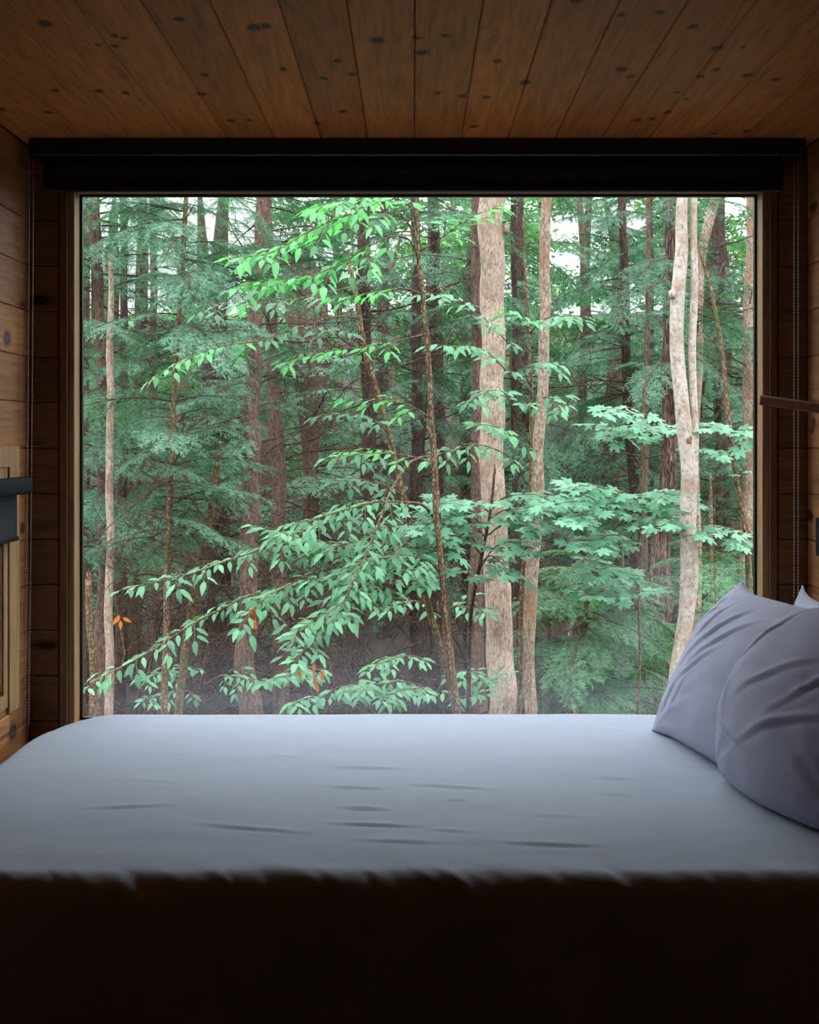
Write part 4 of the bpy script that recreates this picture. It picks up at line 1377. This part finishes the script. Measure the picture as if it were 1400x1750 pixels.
    def finish(s, limit=295):
        def key(e):
            t = e[2].translation
            a, b = to_px(t)
            vis = 128 < a < 1304 and 330 < b < 1215
            return (0 if vis else 1, t.y)
        s.leaves.sort(key=key)
        for br, me, M in s.leaves[:limit]:
            o = bpy.data.objects.new('leaf', me); link(o); o.parent = br; o.matrix_basis = M
        rest = s.leaves[limit:]
        if rest:
            cache = {}
            Vs, Fs, n = [], {}, 0
            for br, me, M in rest:
                if me.name not in cache:
                    v = np.zeros(len(me.vertices) * 3, dtype=np.float32); me.vertices.foreach_get('co', v)
                    cache[me.name] = (np.c_[v.reshape(-1, 3), np.ones(len(v) // 3)], [tuple(p_.vertices) for p_ in me.polygons])
                v, f = cache[me.name]
                Vs.append((v @ np.array(M).T)[:, :3])
                for q in f: Fs.setdefault(len(q), []).append([i_ + n for i_ in q])
                n += len(v)
            mt = rest[0][1].materials[0]
            o = put('leaves', mesh_np('leaves', np.vstack(Vs), [np.array(Fs[k]) for k in sorted(Fs)], mt), s.th)
            o['kind'] = 'stuff'
        print('sapling leaves', s.th['label'][:40], len(s.leaves))


def gbase(px, D):
    x_ = (px - CX) / F * D
    return (x_, D, ground_z(x_, D))


# beech A: curved stem with the snapped top
A = Sapling('beech_sapling', 'beech sapling with a curved leaning stem snapped at the top, left of the middle', 'sapling', gbase(790, 7.2), 1)
make_trunk(A.th, [(597, 450, 6), (606, 490, 8), (617, 560, 9), (627, 610, 9), (642, 660, 9), (656, 710, 10), (669, 760, 10), (681, 810, 10), (693, 865, 10), (706, 920, 11), (721, 975, 11), (735, 1040, 12), (752, 1110, 12), (772, 1180, 13), (780, 1215, 13)], 7.2, B_tan, broken=True, sides=10, seed=31)
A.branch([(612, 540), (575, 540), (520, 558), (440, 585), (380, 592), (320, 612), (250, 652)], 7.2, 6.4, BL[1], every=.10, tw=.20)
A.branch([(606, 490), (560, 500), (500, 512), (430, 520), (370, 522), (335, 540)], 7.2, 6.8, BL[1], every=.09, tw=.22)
A.branch([(632, 625), (590, 612), (540, 602), (480, 616)], 7.2, 6.9, BL[1], tw=.2)
b6 = A.branch([(721, 990), (690, 982), (640, 960), (560, 938), (480, 930), (420, 948), (350, 970), (270, 996), (205, 1010)], 7.2, 5.9, BL[0], every=.10, tw=.24, start=.3, r0=.008)
A.branch([(706, 925), (670, 932), (620, 938), (560, 930), (500, 915), (450, 905)], 7.2, 6.3, BL[0], every=.08, tw=.26)
b7 = A.branch([(728, 1015), (670, 1000), (600, 985), (520, 1000), (440, 1015), (370, 1045), (300, 1085), (235, 1125), (180, 1155), (143, 1178)], 7.2, 5.8, BL[0], every=.09, tw=.17, start=.35, r0=.008)
A.dead(b7, 205, 1052, 6.1, .055, -2.2); A.dead(b7, 210, 1056, 6.1, .045, -.4); A.dead(b7, 206, 1060, 6.12, .045, -1.5)

A.branch([(622, 590), (590, 570), (545, 560), (490, 556)], 7.2, 6.9, BL[1], tw=.22, every=.08)
A.branch([(664, 740), (630, 715), (590, 706), (545, 712)], 7.2, 6.9, BL[0], tw=.2, every=.085)
A.branch([(690, 850), (655, 828), (610, 820), (565, 826)], 7.2, 6.8, BL[0], tw=.2, every=.085)
A.branch([(700, 900), (640, 895), (580, 890), (520, 905), (470, 925)], 7.2, 6.4, BL[0], tw=.24, every=.075)

# beech B: the straight slim one in the middle
B_ = Sapling('beech_sapling', 'straight slim beech sapling in the middle with long arching side branches', 'sapling', gbase(780, 6.8), 2)
make_trunk(B_.th, [(713, 338, 6), (715, 420, 7), (722, 500, 8), (728, 560, 8), (733, 640, 9), (737, 720, 9), (742, 790, 9), (746, 880, 10), (752, 940, 10), (758, 1000, 10), (765, 1090, 11), (775, 1180, 12), (778, 1215, 12)], 6.8, B_tan, sides=10, seed=32, top=4.4)
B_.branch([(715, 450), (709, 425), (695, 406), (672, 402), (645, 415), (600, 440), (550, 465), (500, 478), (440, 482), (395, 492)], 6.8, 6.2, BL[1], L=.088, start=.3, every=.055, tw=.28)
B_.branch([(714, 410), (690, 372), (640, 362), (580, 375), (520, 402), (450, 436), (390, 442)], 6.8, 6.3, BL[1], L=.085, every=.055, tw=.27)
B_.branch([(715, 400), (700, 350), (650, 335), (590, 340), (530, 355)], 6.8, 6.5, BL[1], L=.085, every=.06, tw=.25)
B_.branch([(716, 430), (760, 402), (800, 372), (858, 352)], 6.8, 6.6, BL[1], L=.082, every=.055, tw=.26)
B_.branch([(722, 505), (690, 495), (640, 500), (590, 508), (540, 512)], 6.8, 6.9, BL[1], every=.10, tw=.18)
B_.branch([(729, 570), (690, 582), (630, 590), (560, 600), (480, 622)], 6.8, 6.6, BL[1], every=.085, tw=.18)
B_.branch([(738, 715), (700, 690), (640, 682), (590, 686)], 6.8, 6.8, BL[0], every=.10, tw=.16)
B_.branch([(742, 790), (700, 778), (650, 774), (600, 776), (552, 784)], 6.8, 6.5, BL[0], every=.08, tw=.20)

# beech B's lower limbs stand on a second stem behind it
C_ = Sapling('beech_sapling', 'beech with pale bent limbs drooping to the lower left, behind the straight sapling', 'sapling', gbase(788, 7.0), 3)
make_trunk(C_.th, [(741, 740, 6), (748, 860, 8), (757, 980, 9), (768, 1090, 10), (783, 1215, 12)], 7.0, B_tan, sides=10, seed=33, broken=True)
C_.branch([(742, 780), (715, 782), (695, 795), (678, 825), (660, 855), (645, 895), (625, 945), (606, 985), (590, 1030), (568, 1065)], 7.0, 5.9, BL[0], start=.5, every=.11, tw=.20, r0=.008, leafy_from=.55)
C_.branch([(747, 893), (735, 875), (715, 862), (690, 857), (650, 858), (600, 868), (545, 885), (500, 900)], 7.0, 6.2, BL[0], start=.35, every=.08, tw=.22, r0=.009)
C_.branch([(757, 985), (730, 960), (690, 950), (640, 955), (590, 975), (540, 990)], 7.0, 6.1, BL[0], start=.3, every=.085, tw=.2)
C_.branch([(760, 1010), (700, 990), (640, 1010), (580, 1040), (530, 1065), (490, 1085)], 7.0, 5.8, BL[0], start=.35, every=.09, tw=.2)
bo = C_.branch([(745, 900), (690, 930), (620, 990), (560, 1055), (525, 1105), (505, 1135)], 7.0, 5.7, BL[0], start=.55, every=.10, tw=.16)
for a_ in ((508, 1140, -1.2), (537, 1133, -1.6), (553, 1145, -1.8), (538, 1152, -1.5), (540, 1166, -1.4), (503, 1147, -.4)):
    C_.dead(bo, a_[0], a_[1], 6.0, .052, a_[2])
C_.branch([(690, 930), (600, 960), (520, 985), (470, 1010), (430, 1040), (405, 1075)], 6.8, 6.0, BL[0], start=.35, every=.085, tw=.2)

C_.branch([(752, 940), (700, 935), (650, 925), (600, 930), (550, 945)], 7.0, 6.4, BL[0], start=.2, every=.075, tw=.22)
C_.branch([(757, 990), (715, 975), (665, 975), (620, 1000), (585, 1015)], 7.0, 6.3, BL[0], start=.2, every=.08, tw=.2)

# beech D: leafy sprays around the widest trunk
D_ = Sapling('beech_sapling', 'thin beech sapling whose leaf sprays cross the widest pale trunk', 'sapling', gbase(890, 7.8), 4)
make_trunk(D_.th, [(900, 500, 4), (905, 600, 5), (907, 700, 6), (906, 800, 6), (900, 900, 7), (893, 1000, 8), (888, 1215, 9)], 7.8, B_tan, sides=8, seed=34, top=2.7)
D_.branch([(904, 570), (930, 545), (960, 540), (985, 545)], 7.8, 7.4, BL[0], tw=.2, every=.075)
D_.branch([(903, 560), (880, 540), (865, 528)], 7.8, 7.4, BL[1], tw=.2, every=.07)
D_.branch([(907, 660), (880, 600), (845, 560), (800, 520), (760, 503), (715, 505)], 7.8, 7.0, BL[0], tw=.2, every=.10, start=.3)
D_.branch([(907, 670), (870, 640), (830, 600), (790, 590), (745, 590)], 7.8, 7.0, BL[0], tw=.18, every=.09, start=.3)
D_.branch([(906, 640), (925, 620), (945, 620)], 7.8, 7.3, BL[0], tw=.16, every=.08)
D_.branch([(906, 760), (880, 700), (860, 670), (830, 670), (795, 690)], 7.8, 7.0, BL[0], tw=.16, every=.09, start=.35)
D_.branch([(905, 790), (880, 750), (850, 730), (810, 725)], 7.8, 7.1, BL[0], tw=.16, every=.09, start=.35)
D_.branch([(906, 700), (930, 680), (950, 690), (960, 705)], 7.8, 7.4, BL[0], tw=.15, every=.09, start=.3)
D_.branch([(904, 830), (870, 780), (820, 760), (770, 770), (730, 790)], 7.8, 7.2, BL[0], tw=.17, every=.09, start=.3)

# maples
M1 = Sapling('maple_sapling', 'thin leaning maple stem near the right window edge with layers of lobed leaves', 'sapling', gbase(1280, 7.2), 5)
make_trunk(M1.th, [(1196, 430, 5), (1215, 490, 6), (1229, 570, 7), (1240, 670, 8), (1250, 760, 8), (1264, 850, 9), (1275, 915, 9), (1278, 990, 9), (1280, 1215, 10)], 7.2, B_tan, sides=10, seed=35, broken=True)
make_trunk(M1.th, [(1289, 985, 5), (1285, 940, 5), (1276, 895, 5)][::-1], 7.2, B_tan, sides=8, seed=36, broken=True, ground=False, name='side_stem')
mk = dict(meshes=ML, L=.090, gap=.050, every=.10, tw=.22, tilt=.30, droop=.16)
M1.branch([(1250, 760), (1240, 735), (1215, 725), (1195, 735)], 7.2, 6.9, **mk)
M1.branch([(1248, 750), (1265, 735), (1285, 742)], 7.2, 7.0, **mk)
M1.branch([(1262, 840), (1250, 790), (1220, 770), (1190, 770)], 7.2, 6.9, **mk)
M1.branch([(1276, 920), (1255, 905), (1230, 905), (1200, 915)], 7.2, 6.8, **mk)
M1.branch([(1270, 900), (1285, 920), (1295, 930)], 7.2, 7.0, **mk)
M2 = Sapling('maple_sapling', 'maple sapling with broad flat leaf layers left of the forked tree', 'sapling', gbase(1090, 7.6), 6)
make_trunk(M2.th, [(1100, 650, 3), (1098, 760, 4), (1094, 860, 4), (1090, 980, 5), (1093, 1100, 5), (1090, 1215, 5)], 7.6, B_tan, sides=8, seed=37, broken=True)
M2.branch([(1098, 720), (1080, 700), (1060, 700), (1045, 712)], 7.6, 7.0, **mk)
M2.branch([(1097, 760), (1105, 735), (1125, 725), (1150, 735)], 7.6, 7.1, **mk)
M2.branch([(1095, 800), (1075, 745), (1050, 730), (1030, 745)], 7.6, 7.1, **mk)
M2.branch([(1094, 880), (1080, 850), (1040, 835), (1000, 832), (960, 836)], 7.6, 6.8, **mk)
M2.branch([(1094, 890), (1065, 858), (1030, 852), (985, 858), (945, 862)], 7.6, 6.7, **mk)
M2.branch([(1093, 900), (1115, 865), (1145, 860), (1165, 872)], 7.6, 6.9, **mk)
M2.branch([(1094, 870), (1110, 845), (1135, 840), (1160, 850)], 7.6, 7.0, **mk)
M2.branch([(1092, 910), (1070, 880), (1030, 870), (1000, 880), (985, 895)], 7.6, 6.6, **mk)
M2.branch([(1092, 920), (1110, 890), (1140, 885), (1160, 900)], 7.6, 6.8, **mk)
M2.branch([(1090, 960), (1070, 920), (1040, 915), (1010, 925), (990, 935)], 7.6, 6.7, **mk)
M2.branch([(1089, 1000), (1075, 975), (1050, 968), (1020, 972), (1005, 985)], 7.6, 6.8, **mk)
M2.branch([(1089, 1040), (1075, 1010), (1055, 1002), (1030, 1008), (1015, 1022)], 7.6, 6.8, **mk)
M3 = Sapling('maple_sapling', 'maple sapling whose leaves crowd the foot of the straight beech, left of the widest trunk', 'sapling', gbase(800, 7.4), 7)
make_trunk(M3.th, [(846, 800, 4), (838, 880, 5), (822, 960, 6), (806, 1040, 7), (800, 1215, 8)], 7.4, B_twig, sides=8, seed=38, broken=True)
M3.branch([(838, 880), (815, 860), (780, 855), (745, 870)], 7.4, 6.9, **mk)
M3.branch([(840, 870), (865, 850), (900, 845), (940, 850)], 7.4, 7.0, **mk)
M3.branch([(830, 920), (800, 890), (765, 885), (735, 895), (715, 910)], 7.4, 6.8, **mk)
M3.branch([(832, 915), (860, 890), (890, 890), (920, 905)], 7.4, 7.0, **mk)
M3.branch([(824, 950), (795, 920), (760, 918), (725, 930), (700, 945)], 7.4, 6.8, **mk)
M3.branch([(820, 970), (850, 930), (880, 925), (900, 940)], 7.4, 7.0, **mk)
M3.branch([(815, 1000), (790, 975), (750, 970), (715, 985)], 7.4, 6.9, **mk)
M3.branch([(832, 905), (800, 872), (760, 868), (725, 880)], 7.4, 7.0, **mk)
M3.branch([(826, 940), (790, 905), (750, 900), (715, 915)], 7.4, 6.9, **mk)
M3.branch([(838, 885), (870, 870), (905, 868), (930, 875)], 7.4, 6.9, **mk)
M3.branch([(822, 960), (840, 950), (860, 965), (870, 985)], 7.4, 7.0, **mk)

# low understorey
U1 = Sapling('beech_seedling', 'low beech seedling with leaves just above the bed, left of the widest trunk', 'sapling', gbase(740, 8.2), 8)
make_trunk(U1.th, [(748, 1030, 4), (750, 1090, 5), (752, 1150, 6), (755, 1215, 7)], 8.2, B_twig, sides=8, seed=39, broken=True)
U1.branch([(750, 1140), (700, 1120), (660, 1130), (625, 1150)], 8.2, 7.6, BL[0], tw=.18, every=.08)
U1.branch([(752, 1190), (700, 1165), (640, 1170), (600, 1185)], 8.2, 7.4, BL[0], tw=.2, every=.075)
U1.branch([(753, 1200), (730, 1175), (690, 1180), (650, 1200)], 8.2, 7.4, BL[0], tw=.18, every=.075)
U1.branch([(752, 1180), (780, 1150), (810, 1150), (835, 1170)], 8.2, 7.7, BL[0], tw=.2, every=.075)
U1.branch([(750, 1060), (720, 1030), (690, 1030), (660, 1045)], 8.2, 7.9, BL[0], tw=.17, every=.09)
U1.branch([(750, 1060), (780, 1035), (810, 1040), (840, 1052)], 8.2, 7.9, BL[0], tw=.17, every=.09)
U1.branch([(752, 1200), (780, 1190), (820, 1185), (850, 1150)], 8.2, 7.7, BL[0], tw=.17, every=.09)
U2 = Sapling('beech_seedling', 'low beech seedling with leaves just above the bed, below the dried orange leaves', 'sapling', gbase(560, 7.8), 9)
make_trunk(U2.th, [(566, 1130, 4), (562, 1170, 5), (560, 1215, 6)], 7.8, B_twig, sides=8, seed=40, broken=True)
U2.branch([(563, 1150), (530, 1140), (500, 1150), (460, 1165)], 7.8, 6.6, BL[0], tw=.16, every=.09)
U2.branch([(562, 1190), (580, 1175), (610, 1170), (630, 1180)], 7.8, 7.2, BL[0], tw=.16, every=.085)
U2.branch([(562, 1200), (540, 1190), (520, 1195), (500, 1205)], 7.8, 7.3, BL[0], tw=.16, every=.085)
U3 = Sapling('beech_seedling', 'faint low seedling in the dark at lower left behind the glass reflection', 'sapling', gbase(330, 10.5), 10)
make_trunk(U3.th, [(352, 1120, 4), (345, 1160, 4), (340, 1215, 5)], 10.5, B_twig, sides=8, seed=41, broken=True)
U3.branch([(350, 1150), (320, 1140), (280, 1150), (245, 1160)], 10.5, 9.8, BL[0], tw=.24, every=.10)
U3.branch([(348, 1170), (380, 1155), (420, 1160), (450, 1170)], 10.5, 9.9, BL[0], tw=.24, every=.10)
U3.branch([(345, 1190), (310, 1180), (270, 1190), (240, 1200)], 10.5, 9.9, BL[0], tw=.22, every=.11)
for s_ in (A, B_, C_, D_, M1, M2, M3, U1, U2, U3): s_.finish()
bpy.context.view_layer.update()
